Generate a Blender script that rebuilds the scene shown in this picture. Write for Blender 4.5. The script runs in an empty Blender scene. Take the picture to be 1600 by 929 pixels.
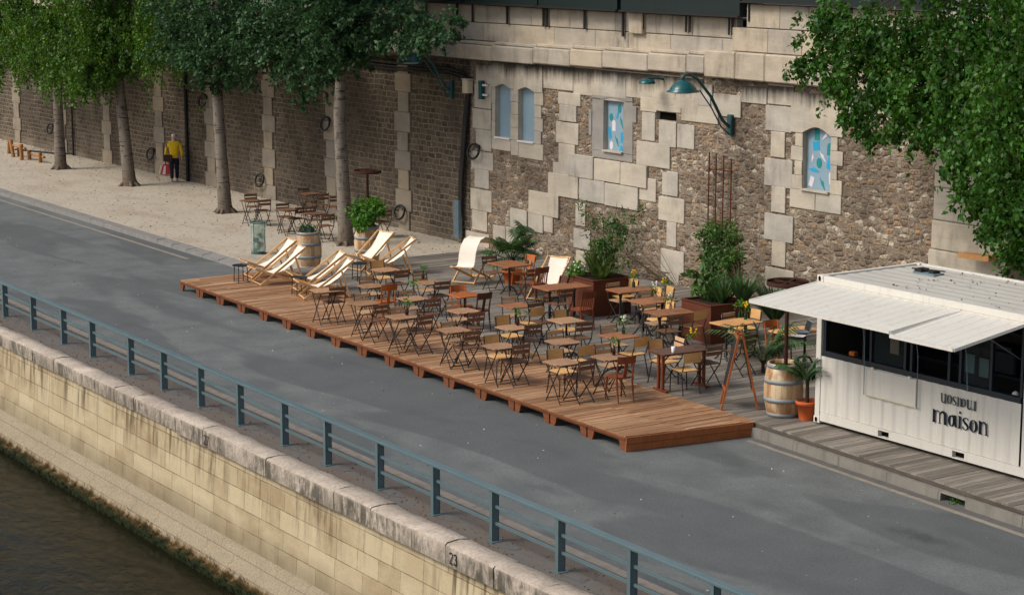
import bpy, math, random
import numpy as np
from mathutils import Vector, Matrix
rng = random.Random(7)
nr = np.random.default_rng(11)
S = bpy.context.scene
COL = S.collection
PI = math.pi
R = math.radians

# ------------------------------------------------------------------ camera
PITCH = math.radians(10.0635); AZ = math.radians(34.429); FPX = 3209.0; HC = 8.647
FWH = Vector((-math.cos(AZ), math.sin(AZ), 0)); RT = Vector((math.sin(AZ), math.cos(AZ), 0))
FW = FWH * math.cos(PITCH) + Vector((0, 0, -math.sin(PITCH)))
UP = FWH * math.sin(PITCH) + Vector((0, 0, math.cos(PITCH)))
CAM = Vector((0, 0, HC))
def ray(px, py): return FW + RT * ((px - 800) / FPX) + UP * ((464.5 - py) / FPX)
def at(px, py, z=0.0):            # photo measurement -> point on a horizontal level
    r = ray(px, py); return CAM + r * ((z - HC) / r.z)
def aty(px, py, Y=31.0):          # photo measurement -> point on a wall plane
    r = ray(px, py); return CAM + r * (Y / r.y)
cd = bpy.data.cameras.new('camera'); cam = bpy.data.objects.new('camera', cd); COL.objects.link(cam)
cd.sensor_width = 36; cd.lens = FPX / 1600 * 36; cd.clip_end = 2000; cd.clip_start = .5
M3 = Matrix((RT, UP, -FW)).transposed(); cam.matrix_world = Matrix.Translation(CAM) @ M3.to_4x4()
S.camera = cam

# ------------------------------------------------------------------ helpers
def s2l(c):
    c = c / 255
    return c / 12.92 if c <= .04045 else ((c + .055) / 1.055) ** 2.4
def rgb(r, g, b): return (s2l(r), s2l(g), s2l(b), 1)

class NT:
    def __init__(s, name, rough=.7, spec=.3):
        s.m = bpy.data.materials.new(name); s.m.use_nodes = True
        s.t = s.m.node_tree; s.b = s.t.nodes['Principled BSDF']
        s.b.inputs['Roughness'].default_value = rough
        s.b.inputs['Specular IOR Level'].default_value = spec
    def n(s, typ, **kw):
        o = s.t.nodes.new(typ)
        for k, v in kw.items(): setattr(o, k, v)
        return o
    def l(s, a, b): s.t.links.new(a, b)
    def pos(s): return s.n('ShaderNodeNewGeometry').outputs['Position']
    def obj(s): return s.n('ShaderNodeTexCoord').outputs['Object']
    def isl(s): return s.n('ShaderNodeNewGeometry').outputs['Random Per Island']
    def rnd(s): return s.n('ShaderNodeObjectInfo').outputs['Random']
    def map(s, v, sc=(1, 1, 1), loc=(0, 0, 0), rot=(0, 0, 0)):
        m = s.n('ShaderNodeMapping'); s.l(v, m.inputs[0]); m.inputs['Scale'].default_value = sc
        m.inputs['Location'].default_value = loc; m.inputs['Rotation'].default_value = rot
        return m.outputs[0]
    def noise(s, v, scale=1, detail=4, rough=.55, dist=0, col=False):
        m = s.n('ShaderNodeTexNoise'); s.l(v, m.inputs['Vector']); m.inputs['Scale'].default_value = scale
        m.inputs['Detail'].default_value = detail; m.inputs['Roughness'].default_value = rough; m.inputs['Distortion'].default_value = dist
        return m.outputs['Color' if col else 'Fac']
    def ramp(s, f, stops, const=False):
        m = s.n('ShaderNodeValToRGB'); s.l(f, m.inputs[0]); cr = m.color_ramp
        if const: cr.interpolation = 'CONSTANT'
        while len(cr.elements) < len(stops): cr.elements.new(.5)
        for e, (p, c) in zip(cr.elements, stops):
            e.position = p; e.color = c if isinstance(c, tuple) else (c, c, c, 1)
        return m.outputs[0]
    def mix(s, f, a, b, mode='MIX'):
        m = s.n('ShaderNodeMix', data_type='RGBA', blend_type=mode)
        for i, x in ((0, f), (6, a), (7, b)):
            if isinstance(x, (float, int)) and i == 0: m.inputs[0].default_value = x
            elif isinstance(x, tuple): m.inputs[i].default_value = x
            else: s.l(x, m.inputs[i])
        return m.outputs[2]
    def math(s, op, a, b=0.0, c=None, clamp=False):
        m = s.n('ShaderNodeMath', operation=op); m.use_clamp = clamp
        for i, x in enumerate((a, b) if c is None else (a, b, c)):
            if isinstance(x, (float, int)): m.inputs[i].default_value = x
            else: s.l(x, m.inputs[i])
        return m.outputs[0]
    def xyz(s, v):
        m = s.n('ShaderNodeSeparateXYZ'); s.l(v, m.inputs[0]); return m.outputs
    def comb(s, x, y, z):
        m = s.n('ShaderNodeCombineXYZ')
        for i, q in enumerate((x, y, z)):
            if isinstance(q, (float, int)): m.inputs[i].default_value = q
            else: s.l(q, m.inputs[i])
        return m.outputs[0]
    def vadd(s, a, b, op='ADD'):
        m = s.n('ShaderNodeVectorMath', operation=op)
        for i, x in enumerate((a, b)):
            if isinstance(x, tuple): m.inputs[i].default_value = x
            else: s.l(x, m.inputs[i])
        return m.outputs[0]
    def hsv(s, c, h=.5, sat=1.0, v=1.0):
        m = s.n('ShaderNodeHueSaturation'); s.l(c, m.inputs['Color'])
        for k, x in (('Hue', h), ('Saturation', sat), ('Value', v)):
            if isinstance(x, (float, int)): m.inputs[k].default_value = x
            else: s.l(x, m.inputs[k])
        return m.outputs[0]
    def out(s, c=None, bump=None, strength=.3, dist=.02, rough=None):
        if c is not None:
            if isinstance(c, tuple): s.b.inputs['Base Color'].default_value = c
            else: s.l(c, s.b.inputs['Base Color'])
        if rough is not None: s.l(rough, s.b.inputs['Roughness'])
        if bump is not None:
            bp = s.n('ShaderNodeBump'); bp.inputs['Strength'].default_value = strength; bp.inputs['Distance'].default_value = dist
            s.l(bump, bp.inputs['Height']); s.l(bp.outputs[0], s.b.inputs['Normal'])
        return s.m
    def rand_v(s, c, lo=.85, hi=1.15):
        return s.hsv(c, v=s.math('MULTIPLY_ADD', s.rnd(), hi - lo, lo))

def simple(name, col, rough=.6, var=.12, scale=6, spec=.3, metal=0, randv=0, bump=0):
    t = NT(name, rough, spec); t.b.inputs['Metallic'].default_value = metal
    n = t.noise(t.obj(), scale, 5)
    a = tuple(x * (1 - var) for x in col[:3]) + (1,); b = tuple(min(1, x * (1 + var)) for x in col[:3]) + (1,)
    c = t.mix(t.ramp(n, [(.3, 0.), (.7, 1.)]), a, b)
    if randv: c = t.rand_v(c, 1 - randv, 1 + randv)
    return t.out(c, n if bump else None, bump or .1, .01)
def wood(name, c1, c2, rough=.55, sc=(4, 40, 40), randv=.15, spec=.3, world=False):
    t = NT(name, rough, spec)
    v = t.pos() if world else t.vadd(t.obj(), t.comb(t.math('MULTIPLY', t.rnd(), 37.), 0., 0.))
    n = t.noise(t.map(v, sc), 1, 6, .6, .4)
    m = t.noise(v, 2.2, 3)
    c = t.mix(t.ramp(n, [(.3, 0.), (.7, 1.)]), c1, c2)
    c = t.mix(t.math('MULTIPLY', t.ramp(m, [(.4, 0.), (.7, 1.)]), .35), c, tuple(x * .6 for x in c1[:3]) + (1,))
    if randv: c = t.rand_v(c, 1 - randv, 1 + randv)
    return t.out(c, n, .15, .004)

class MB:
    def __init__(s): s.v = []; s.f = []; s.sm = []; s.mi = []; s.cur = 0
    def add(s, vs, fs, smooth=False):
        o = len(s.v); s.v += [tuple(v) for v in vs]
        for f in fs: s.f.append([i + o for i in f]); s.sm.append(smooth); s.mi.append(s.cur)
    def hexa(s, p):   # 8 points: bottom 4 ccw, top 4 ccw
        s.add(p, [(3, 2, 1, 0), (4, 5, 6, 7), (0, 1, 5, 4), (1, 2, 6, 5), (2, 3, 7, 6), (3, 0, 4, 7)])
    def box(s, c, d, rz=0, mat=None, bev=0):
        hx, hy, hz = d[0] / 2, d[1] / 2, d[2] / 2
        if bev:
            b = bev; p = []
            for (z, k) in ((-hz, b), (-hz + b, 0), (hz - b, 0), (hz, b)):
                x, y = hx - k, hy - k
                p += [(-x, -y + (b - k), z), (-x + (b - k), -y, z), (x - (b - k), -y, z), (x, -y + (b - k), z), (x, y - (b - k), z), (x - (b - k), y, z), (-x + (b - k), y, z), (-x, y - (b - k), z)]
            f = [tuple(range(7, -1, -1)), tuple(range(24, 32))]
            for r_ in range(3):
                for i in range(8): f.append((r_ * 8 + i, r_ * 8 + (i + 1) % 8, r_ * 8 + 8 + (i + 1) % 8, r_ * 8 + 8 + i))
        else:
            p = [(-hx, -hy, -hz), (hx, -hy, -hz), (hx, hy, -hz), (-hx, hy, -hz), (-hx, -hy, hz), (hx, -hy, hz), (hx, hy, hz), (-hx, hy, hz)]
            f = [(3, 2, 1, 0), (4, 5, 6, 7), (0, 1, 5, 4), (1, 2, 6, 5), (2, 3, 7, 6), (3, 0, 4, 7)]
        if mat is None and rz: mat = Matrix.Rotation(rz, 3, 'Z')
        q = [(mat @ Vector(v) if mat is not None else Vector(v)) + Vector(c) for v in p]
        s.add(q, f)
    def bar(s, a, b, w, h, up=(0, 0, 1)):
        a = Vector(a); b = Vector(b); d = (b - a); L = d.length; d.normalize(); u = Vector(up)
        if abs(d.dot(u)) > .98: u = Vector((1, 0, 0))
        y = u.cross(d).normalized(); z = d.cross(y)
        s.box((a + b) / 2, (L, w, h), mat=Matrix((d, y, z)).transposed())
    def tube(s, pts, r, n=6, cap=True):
        pts = [Vector(p) for p in pts]; rs = r if isinstance(r, (list, tuple)) else [r] * len(pts)
        d0 = (pts[1] - pts[0]).normalized(); u = Vector((0, 0, 1)) if abs(d0.z) < .9 else Vector((1, 0, 0))
        x = d0.cross(u).normalized(); vs = []
        for i, p in enumerate(pts):
            d = (pts[min(i + 1, len(pts) - 1)] - pts[max(i - 1, 0)]).normalized()
            x = (x - d * x.dot(d)).normalized(); y = d.cross(x)
            for k in range(n):
                a = 2 * PI * k / n; vs.append(p + (x * math.cos(a) + y * math.sin(a)) * rs[i])
        f = []
        for i in range(len(pts) - 1):
            for k in range(n): f.append((i * n + k, i * n + (k + 1) % n, (i + 1) * n + (k + 1) % n, (i + 1) * n + k))
        s.add(vs, f, True)
        if cap:
            s.add(vs[:n], [tuple(range(n - 1, -1, -1))]); s.add(vs[-n:], [tuple(range(n))])
    def lathe(s, prof, c=(0, 0, 0), n=20, caps=True, mat=None):
        vs = []; c = Vector(c)
        for r, z in prof:
            for k in range(n):
                v = Vector((r * math.cos(2 * PI * k / n), r * math.sin(2 * PI * k / n), z)); vs.append((mat @ v if mat else v) + c)
        f = []
        for i in range(len(prof) - 1):
            for k in range(n): f.append((i * n + k, i * n + (k + 1) % n, (i + 1) * n + (k + 1) % n, (i + 1) * n + k))
        s.add(vs, f, True)
        if caps: s.add(vs[:n], [tuple(range(n - 1, -1, -1))]); s.add(vs[-n:], [tuple(range(n))])
    def prism(s, poly, ax='y', a=0, b=.1, xf=None):   # polygon in the plane normal to ax, extruded a..b
        def P(u, v, w): return {'y': (u, w, v), 'z': (u, v, w), 'x': (w, u, v)}[ax]
        n = len(poly); vs = [P(u, v, a) for u, v in poly] + [P(u, v, b) for u, v in poly]
        if xf: vs = [xf(Vector(v)) for v in vs]
        s.add(vs, [tuple(range(n)), tuple(range(2 * n - 1, n - 1, -1))] + [(i, i + n, (i + 1) % n + n, (i + 1) % n) for i in range(n)])
    def sheet(s, rows, thick=None, smooth=True):                   # grid of points, optional thickness along given vector
        n = len(rows[0]); vs = [p for r in rows for p in r]; f = []
        for i in range(len(rows) - 1):
            for k in range(n - 1): f.append((i * n + k, i * n + k + 1, (i + 1) * n + k + 1, (i + 1) * n + k))
        s.add(vs, f, smooth)
        if thick: s.add([Vector(p) + Vector(thick) for p in vs], [tuple(reversed(q)) for q in f], True)
    def build(s, name, mat, parent=None, off=None, loc=None, bevel=0, recalc=True):
        me = bpy.data.meshes.new(name)
        v = s.v if off is None else [(a - off[0], b - off[1], c - off[2]) for a, b, c in s.v]
        me.from_pydata(v, [], s.f)
        me.polygons.foreach_set('use_smooth', s.sm)
        for m in (mat if isinstance(mat, list) else [mat]): me.materials.append(m)
        if isinstance(mat, list): me.polygons.foreach_set('material_index', s.mi)
        if recalc:
            import bmesh
            bm = bmesh.new(); bm.from_mesh(me); bmesh.ops.recalc_face_normals(bm, faces=bm.faces); bm.to_mesh(me); bm.free()
        me.update()
        o = bpy.data.objects.new(name, me); COL.objects.link(o)
        if parent: o.parent = parent
        if off is not None and not parent: o.location = off
        if loc is not None: o.location = loc
        if bevel:
            b = o.modifiers.new('bevel', 'BEVEL'); b.width = bevel; b.segments = 2; b.limit_method = 'ANGLE'
        return o

def tag(o, label=None, cat=None, group=None, kind=None):
    if label: o['label'] = label
    if cat: o['category'] = cat
    if group: o['group'] = group
    if kind: o['kind'] = kind
    return o
def thing(name, loc, label, cat, group=None, rz=0):
    o = bpy.data.objects.new(name, None); COL.objects.link(o); o.location = loc; o.rotation_euler = (0, 0, rz); o.empty_display_size = .2
    return tag(o, label, cat, group)
def dup(root, loc, rz, label, group=None):
    r = root.copy(); COL.objects.link(r); r.location = loc; r.rotation_euler = (0, 0, rz); r['label'] = label
    if group: r['group'] = group
    for ch in list(root.children):
        c = ch.copy(); COL.objects.link(c); c.parent = r
        for g in list(ch.children):
            d = g.copy(); COL.objects.link(d); d.parent = c
    return r

# ------------------------------------------------------------------ materials
def m_limestone(name, base, dark, streak=.5, bump=.25):
    t = NT(name, .85, .2); p = t.pos(); q = t.xyz(p)
    n = t.noise(t.map(p, (1.3, 1.3, 2.5)), 1.2, 6, .6); f = t.noise(p, 22, 4)
    c = t.mix(t.ramp(n, [(.3, 0.), (.72, 1.)]), base, tuple(x * .72 for x in base[:3]) + (1,))
    lines = t.noise(t.map(p, (1.2, 1.2, 24)), 1, 3)
    c = t.mix(t.math('MULTIPLY', t.ramp(lines, [(.55, 0.), (.75, 1.)]), .12), c, dark)
    st = t.noise(t.map(p, (3.2, 3.2, .7)), 1, 7, .7, .4)
    big = t.noise(t.map(p, (.7, .7, 1.1)), 1, 4, .6)
    k = t.math('MULTIPLY', t.ramp(st, [(.46, 0.), (.72, 1.)]), t.ramp(big, [(.42, 0.), (.66, 1.)]))
    drip = t.math('ADD', q[2], t.math('MULTIPLY', t.noise(t.map(p, (3.1, 3.1, .3)), 1, 7, .72), -1.0))
    dk = t.math('MULTIPLY', t.ramp(t.math('SUBTRACT', drip, 4.2), [(.18, 0.), (.5, 1.)]), t.ramp(q[2], [(0., 1.), (1., 1.)]))
    lim = t.math('LESS_THAN', q[2], 5.27)
    c = t.mix(t.math('MULTIPLY', t.math('MULTIPLY', dk, lim), .9), c, rgb(40, 35, 30))
    c = t.mix(t.math('MULTIPLY', k, streak), c, dark)
    c = t.mix(t.math('MULTIPLY', t.ramp(f, [(.55, 0.), (.75, 1.)]), .3), c, tuple(x * .5 for x in base[:3]) + (1,))
    c = t.hsv(c, .5, t.math('MULTIPLY_ADD', t.isl(), .35, .6), t.math('MULTIPLY_ADD', t.isl(), .2, .84))
    h = t.math('ADD', t.math('MULTIPLY', n, .6), t.math('MULTIPLY', f, .4))
    return t.out(c, h, bump, .05)
STONE = m_limestone('pale limestone', rgb(196, 183, 160), rgb(96, 87, 76), .6)
STONE2 = m_limestone('weathered limestone', rgb(188, 172, 147), rgb(52, 47, 40), .8)
DIRTY = m_limestone('dirty limestone', rgb(146, 131, 109), rgb(56, 49, 42), .6)
PLASTER = m_limestone('grey render', rgb(160, 152, 140), rgb(110, 102, 92), .3, .1)

def m_rubble():
    t = NT('rubble masonry', .9, .15); p = t.pos(); q = t.xyz(p)
    d = t.noise(p, 2.2, 3, col=True)
    v = t.vadd(t.comb(t.math('MULTIPLY', q[0], 5.2), 0., t.math('MULTIPLY', q[2], 8.8)), t.vadd(d, (1.5, 0., .8), 'MULTIPLY'))
    vo = t.n('ShaderNodeTexVoronoi', feature='F1'); t.l(v, vo.inputs['Vector']); vo.inputs['Scale'].default_value = 1; vo.inputs['Randomness'].default_value = .68
    ve = t.n('ShaderNodeTexVoronoi', feature='DISTANCE_TO_EDGE'); t.l(v, ve.inputs['Vector']); ve.inputs['Scale'].default_value = 1; ve.inputs['Randomness'].default_value = .68
    cc = t.xyz(vo.outputs['Color'])
    c = t.ramp(cc[0], [(0., rgb(92, 76, 60)), (.25, rgb(132, 110, 86)), (.45, rgb(112, 94, 74)), (.58, rgb(154, 120, 80)), (.7, rgb(120, 108, 94)), (.82, rgb(152, 134, 108)), (.92, rgb(172, 156, 132)), (1., rgb(184, 168, 144))])
    pit = t.noise(p, 17, 6, .72)
    c = t.mix(t.math('MULTIPLY', t.ramp(pit, [(.4, 1.), (.54, 0.)]), .75), c, rgb(52, 42, 33))  # shade of the pits painted in: hollows darkened in the colour
    mn = t.noise(p, 40, 3)
    mc = t.mix(t.ramp(mn, [(.35, 0.), (.65, 1.)]), rgb(84, 74, 62), rgb(146, 132, 112))
    big = t.noise(t.map(p, (.4, .4, .6)), 1, 3)
    edge = t.math('ADD', ve.outputs['Distance'], t.math('MULTIPLY', t.noise(p, 16, 4, .7), .42))
    mm = t.ramp(edge, [(.2, .85), (.34, 0.)])
    c = t.mix(mm, c, mc)
    c = t.mix(t.math('MULTIPLY', t.ramp(big, [(.45, 0.), (.65, 1.)]), .35), c, rgb(60, 52, 45))
    p2 = t.noise(p, 38, 4, .7); c = t.mix(t.math('MULTIPLY', t.ramp(p2, [(.5, 0.), (.62, 1.)]), .6), c, rgb(44, 37, 31)); c = t.hsv(c, .5, .84, 1.34)
    h = t.math('ADD', t.ramp(ve.outputs['Distance'], [(.04, 0.), (.3, 1.)]), t.math('MULTIPLY', pit, .6))
    return t.out(c, h, .65, .04)
RUBBLE = m_rubble()
def m_moellon():
    t = NT('coursed dark stone', .9, .15); p = t.pos(); q = t.xyz(p)
    d = t.xyz(t.noise(p, 2.6, 3, col=True))
    v = t.comb(t.math('ADD', q[0], t.math('MULTIPLY', d[0], .3)), t.math('ADD', q[2], t.math('MULTIPLY', d[1], .11)), 0.)
    b = t.n('ShaderNodeTexBrick'); t.l(v, b.inputs['Vector'])
    for k, x in (('Scale', 1.), ('Mortar Size', .024), ('Mortar Smooth', .6), ('Bias', 0.), ('Brick Width', .27), ('Row Height', .16)): b.inputs[k].default_value = x
    b.offset_frequency = 2; b.squash = 1.25; b.squash_frequency = 3
    b.inputs['Color1'].default_value = rgb(98, 87, 73); b.inputs['Color2'].default_value = rgb(54, 48, 41); b.inputs['Mortar'].default_value = rgb(138, 124, 104)
    n = t.noise(p, 9, 5, .65)
    c = t.mix(t.math('MULTIPLY', t.ramp(n, [(.4, 0.), (.7, 1.)]), .55), b.outputs['Color'], rgb(112, 97, 78))
    fine = t.noise(p, 28, 4, .7); c = t.mix(t.math('MULTIPLY', t.ramp(fine, [(.5, 0.), (.62, 1.)]), .6), c, rgb(40, 34, 29))
    n2 = t.noise(t.map(p, (.6, .6, .35)), 1, 4)
    c = t.mix(t.math('MULTIPLY', t.ramp(n2, [(.42, 0.), (.6, 1.)]), .55), c, rgb(50, 43, 37))
    low = t.math('ADD', q[2], t.math('MULTIPLY', n2, 1.2))
    c = t.mix(t.math('MULTIPLY', t.ramp(low, [(.6, 1.), (1., 0.)]), .55), c, rgb(128, 116, 98))   # paler along the foot
    c = t.hsv(c, .5, .92, 1.15)
    h = t.math('ADD', t.math('MULTIPLY', b.outputs['Fac'], -1.), t.math('MULTIPLY', n, .9))
    return t.out(c, h, .9, .035)
MOELLON = m_moellon()
def m_riverwall():
    t = NT('river wall ashlar', .85, .2); p = t.pos(); q = t.xyz(p)
    d = t.xyz(t.noise(p, 1.0, 2, col=True))
    v = t.comb(t.math('ADD', q[0], t.math('MULTIPLY', d[0], .02)), t.math('ADD', q[2], t.math('MULTIPLY', d[1], .02)), 0.)
    b = t.n('ShaderNodeTexBrick'); t.l(v, b.inputs['Vector'])
    for k, x in (('Scale', 1.), ('Mortar Size', .008), ('Mortar Smooth', .3), ('Bias', -.1), ('Brick Width', .66), ('Row Height', .33)): b.inputs[k].default_value = x
    b.squash = 1.35; b.squash_frequency = 2; b.offset = .42
    b.inputs['Color1'].default_value = rgb(184, 168, 136); b.inputs['Color2'].default_value = rgb(154, 134, 102); b.inputs['Mortar'].default_value = rgb(112, 96, 72)
    n = t.noise(t.map(p, (1, 1, 1.6)), 1.4, 6, .65); g = t.noise(p, 30, 4)
    c = t.mix(t.math('MULTIPLY', t.ramp(n, [(.4, 0.), (.65, 1.)]), .55), b.outputs['Color'], rgb(196, 182, 150))
    c = t.mix(t.math('MULTIPLY', t.ramp(g, [(.55, 0.), (.8, 1.)]), .4), c, rgb(120, 98, 68))
    st = t.noise(t.map(p, (7, 7, .6)), 1, 4, .6); big = t.noise(t.map(p, (.7, .7, .2)), 1, 3)
    zt = t.ramp(t.math('MULTIPLY_ADD', q[2], .4, .8), [(.35, 0.), (.62, 1.)])
    k = t.math('MULTIPLY', t.math('MULTIPLY', t.ramp(st, [(.46, 0.), (.6, 1.)]), t.ramp(big, [(.38, 0.), (.55, 1.)])), zt)
    c = t.mix(t.math('MULTIPLY', k, .75), c, rgb(70, 58, 42))
    # silt line left by high water, ragged
    zs = t.math('ADD', q[2], t.math('MULTIPLY', t.noise(t.map(p, (2, 2, .4)), 1, 5), .5))
    c = t.mix(t.math('MULTIPLY', t.ramp(t.math('MULTIPLY_ADD', zs, .5, 1.), [(.2, 1.), (.56, 0.)]), .85), c, rgb(94, 86, 71))
    return t.out(c, t.math('ADD', t.math('MULTIPLY', b.outputs['Fac'], -.8), t.math('MULTIPLY', g, .35)), .5, .02)
RIVERWALL = m_riverwall()
def m_footing():
    t = NT('silted footing concrete', .9, .15); p = t.pos(); q = t.xyz(p)
    n = t.noise(t.map(p, (.8, .8, 2)), 1.5, 6, .7); g = t.noise(p, 34, 5, .7)
    c = t.mix(n, rgb(138, 126, 106), rgb(170, 156, 130))
    c = t.mix(t.math('MULTIPLY', t.ramp(g, [(.44, 0.), (.6, 1.)]), .5), c, rgb(96, 88, 74))
    c = t.mix(t.math('MULTIPLY', t.ramp(t.math('MULTIPLY_ADD', t.math('ADD', q[2], t.math('MULTIPLY', n, .3)), .5, 1.), [(.26, 0.), (.34, 1.)]), .6), c, rgb(78, 70, 58))
    bb = t.n('ShaderNodeTexBrick'); t.l(t.comb(q[0], q[2], 0.), bb.inputs['Vector'])
    for k_, x_ in (('Scale', 1.), ('Mortar Size', .012), ('Mortar Smooth', .4), ('Brick Width', 1.05), ('Row Height', .22)): bb.inputs[k_].default_value = x_
    c = t.mix(t.math('MULTIPLY', bb.outputs['Fac'], .45), c, rgb(84, 74, 60))
    z = t.math('MULTIPLY_ADD', t.math('ADD', q[2], t.math('MULTIPLY', t.noise(t.map(p, (4, 4, 2)), 1, 5), .35)), .5, 1.)
    c = t.mix(t.ramp(z, [(.05, 1.), (.1, 0.)]), c, rgb(92, 68, 34))
    c = t.mix(t.ramp(z, [(.015, 1.), (.07, 0.)]), c, rgb(26, 34, 12))
    return t.out(c, g, .6, .03)
FOOT = m_footing()
def m_coping():
    t = NT('coping stone', .85, .2); p = t.pos()
    nz = t.xyz(t.n('ShaderNodeNewGeometry').outputs['Normal'])
    n = t.noise(t.map(p, (1, 1, 1)), 1.6, 6, .65); g = t.noise(p, 18, 5, .65)
    c = t.mix(t.ramp(n, [(.3, 0.), (.7, 1.)]), rgb(190, 176, 160), rgb(150, 138, 124))
    c = t.mix(t.math('MULTIPLY', t.ramp(g, [(.48, 0.), (.66, 1.)]), .5), c, rgb(112, 102, 90))
    st = t.noise(t.map(p, (7, 7, 2.4)), 1, 7, .72, .5); big = t.noise(t.map(p, (1.1, 1.1, .3)), 1, 4)
    face = t.ramp(nz[2], [(.3, 1.), (.6, 0.)])      # lichen grows on the vertical faces of these stones
    k = t.math('MULTIPLY', t.math('MULTIPLY', t.ramp(st, [(.38, 0.), (.56, 1.)]), t.ramp(big, [(.4, .3), (.55, 1.)])), face)
    c = t.mix(t.math('MULTIPLY', k, .85), c, rgb(62, 60, 50))
    c = t.hsv(c, .5, 1., t.math('MULTIPLY_ADD', t.isl(), .22, .86))
    return t.out(c, t.math('ADD', t.math('MULTIPLY', n, .8), t.math('MULTIPLY', g, .5)), .6, .06)
COPING = m_coping()
def m_asphalt():
    t = NT('asphalt', .88, .25); p = t.pos()
    g = t.noise(p, 60, 3, .7); n = t.noise(p, 1.1, 6, .6)
    w = t.noise(t.map(p, (.11, .42, 1), (3.1, 1.7, 0), (0, 0, R(6))), 1, 3, .45, .6)
    c = t.mix(t.ramp(n, [(.3, 0.), (.7, 1.)]), rgb(76, 79, 79), rgb(100, 103, 101))
    c = t.mix(t.math('MULTIPLY', t.ramp(w, [(.485, 0.), (.515, 1.)]), .6), c, rgb(62, 65, 66))
    w2 = t.noise(t.map(p, (.35, .8, 1)), 1, 4, .5, .3)
    c = t.mix(t.math('MULTIPLY', t.ramp(w2, [(.6, 0.), (.66, 1.)]), .4), c, rgb(60, 63, 63))
    # oil stain
    pp = t.vadd(p, tuple(-x for x in at(1440, 838)), 'ADD')
    pm = t.map(pp, (.55, 1.9, 1), (0, 0, 0), (0, 0, R(-22)))
    le = t.n('ShaderNodeVectorMath', operation='LENGTH'); t.l(pm, le.inputs[0])
    k = t.ramp(t.math('ADD', le.outputs['Value'], t.math('MULTIPLY', t.noise(p, 3, 4), .7)), [(.45, 1.), (.85, 0.)])
    c = t.mix(t.math('MULTIPLY', k, .65), c, rgb(32, 34, 35))
    sp = t.noise(p, 9, 2, .5)
    c = t.mix(t.math('MULTIPLY', t.ramp(sp, [(.76, 0.), (.79, 1.)]), .5), c, rgb(120, 118, 112))
    c = t.mix(t.math('MULTIPLY', t.ramp(g, [(.45, 0.), (.7, 1.)]), .5), c, rgb(122, 124, 122))
    gg = t.noise(p, 20, 5, .8); c = t.mix(t.math('MULTIPLY', t.ramp(gg, [(.48, 0.), (.64, 1.)]), .5), c, rgb(60, 62, 62)); c = t.hsv(c, .5, 1., 1.12)
    return t.out(c, g, .5, .008)
ASPHALT = m_asphalt()
def m_walk():
    t = NT('riverside pavement', .9, .2); p = t.pos()
    g = t.noise(p, 50, 3, .7); n = t.noise(t.map(p, (.5, 1.4, 1)), 1.2, 6, .65)
    c = t.mix(t.ramp(n, [(.4, 0.), (.62, 1.)]), rgb(98, 95, 91), rgb(100, 89, 79))
    c = t.mix(t.math('MULTIPLY', t.ramp(g, [(.5, 0.), (.75, 1.)]), .5), c, rgb(70, 56, 46))
    return t.out(c, g, .4, .008)
WALK = m_walk()
def m_sand():
    t = NT('stabilised sand', .95, .1); p = t.pos()
    n = t.noise(p, .9, 6, .6); g = t.noise(p, 70, 3, .7); l = t.noise(t.map(p, (1.2, 1.0, 1)), 7, 2, .6)
    c = t.mix(n, rgb(160, 150, 134), rgb(182, 172, 156))
    c = t.mix(t.math('MULTIPLY', t.ramp(l, [(.63, 0.), (.67, 1.)]), .75), c, rgb(98, 76, 54))
    l2 = t.noise(p, 16, 3, .6); c = t.mix(t.math('MULTIPLY', t.ramp(l2, [(.6, 0.), (.66, 1.)]), .45), c, rgb(104, 86, 66))
    d = t.noise(t.map(p, (.4, .9, 1)), 1, 5)
    c = t.mix(t.math('MULTIPLY', t.ramp(d, [(.5, 0.), (.7, 1.)]), .35), c, rgb(134, 112, 88))
    return t.out(c, g, .4, .01)
SAND = m_sand()
def m_planks(name, ca, cb, cc, w, L, rough=.8, spec=.25):
    t = NT(name, rough, spec); p = t.pos(); q = t.xyz(p)
    ix = t.math('FLOOR', t.math('DIVIDE', q[0], w)); iy = t.math('FLOOR', t.math('DIVIDE', q[1], L))
    wn = t.n('ShaderNodeTexWhiteNoise', noise_dimensions='3D'); t.l(t.comb(ix, iy, 0.), wn.inputs['Vector'])
    wn2 = t.n('ShaderNodeTexWhiteNoise', noise_dimensions='3D'); t.l(t.comb(t.math('FLOOR', t.math('DIVIDE', q[0], 1.2)), t.math('FLOOR', t.math('DIVIDE', q[1], 1.2)), 3.), wn2.inputs['Vector'])
    r = t.math('ADD', t.math('MULTIPLY', wn.outputs['Value'], .7), t.math('MULTIPLY', wn2.outputs['Value'], .3))
    g = t.noise(t.map(t.vadd(p, wn.outputs['Color']), (30, 2.2, 30)), 1, 6, .65, .5)
    c = t.ramp(r, [(0., ca), (.5, cb), (1., cc)])
    c = t.mix(t.math('MULTIPLY', t.ramp(g, [(.42, 0.), (.66, 1.)]), .55), c, tuple(x * .45 for x in ca[:3]) + (1,))
    c = t.hsv(c, .5, 1., t.math('MULTIPLY_ADD', t.isl(), .36, .8))
    b = t.noise(p, .8, 5)
    c = t.mix(t.math('MULTIPLY', t.ramp(b, [(.45, 0.), (.68, 1.)]), .4), c, tuple(x * .6 for x in cb[:3]) + (1,))
    return t.out(c, g, .3, .006)
DECKW = m_planks('red brown pallet boards', rgb(128, 90, 62), rgb(160, 120, 86), rgb(188, 154, 120), .105, 1.21)
GREYW = m_planks('silvered boardwalk boards', rgb(98, 92, 84), rgb(124, 117, 107), rgb(150, 142, 131), .125, 3.0)
FASCIA = wood('stained fascia board', rgb(100, 56, 31), rgb(130, 77, 46), .6, (3, 30, 30), 0)
GREYEDGE = wood('grey fascia', rgb(70, 62, 54), rgb(96, 88, 78), .8, (3, 30, 30), 0)
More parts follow.
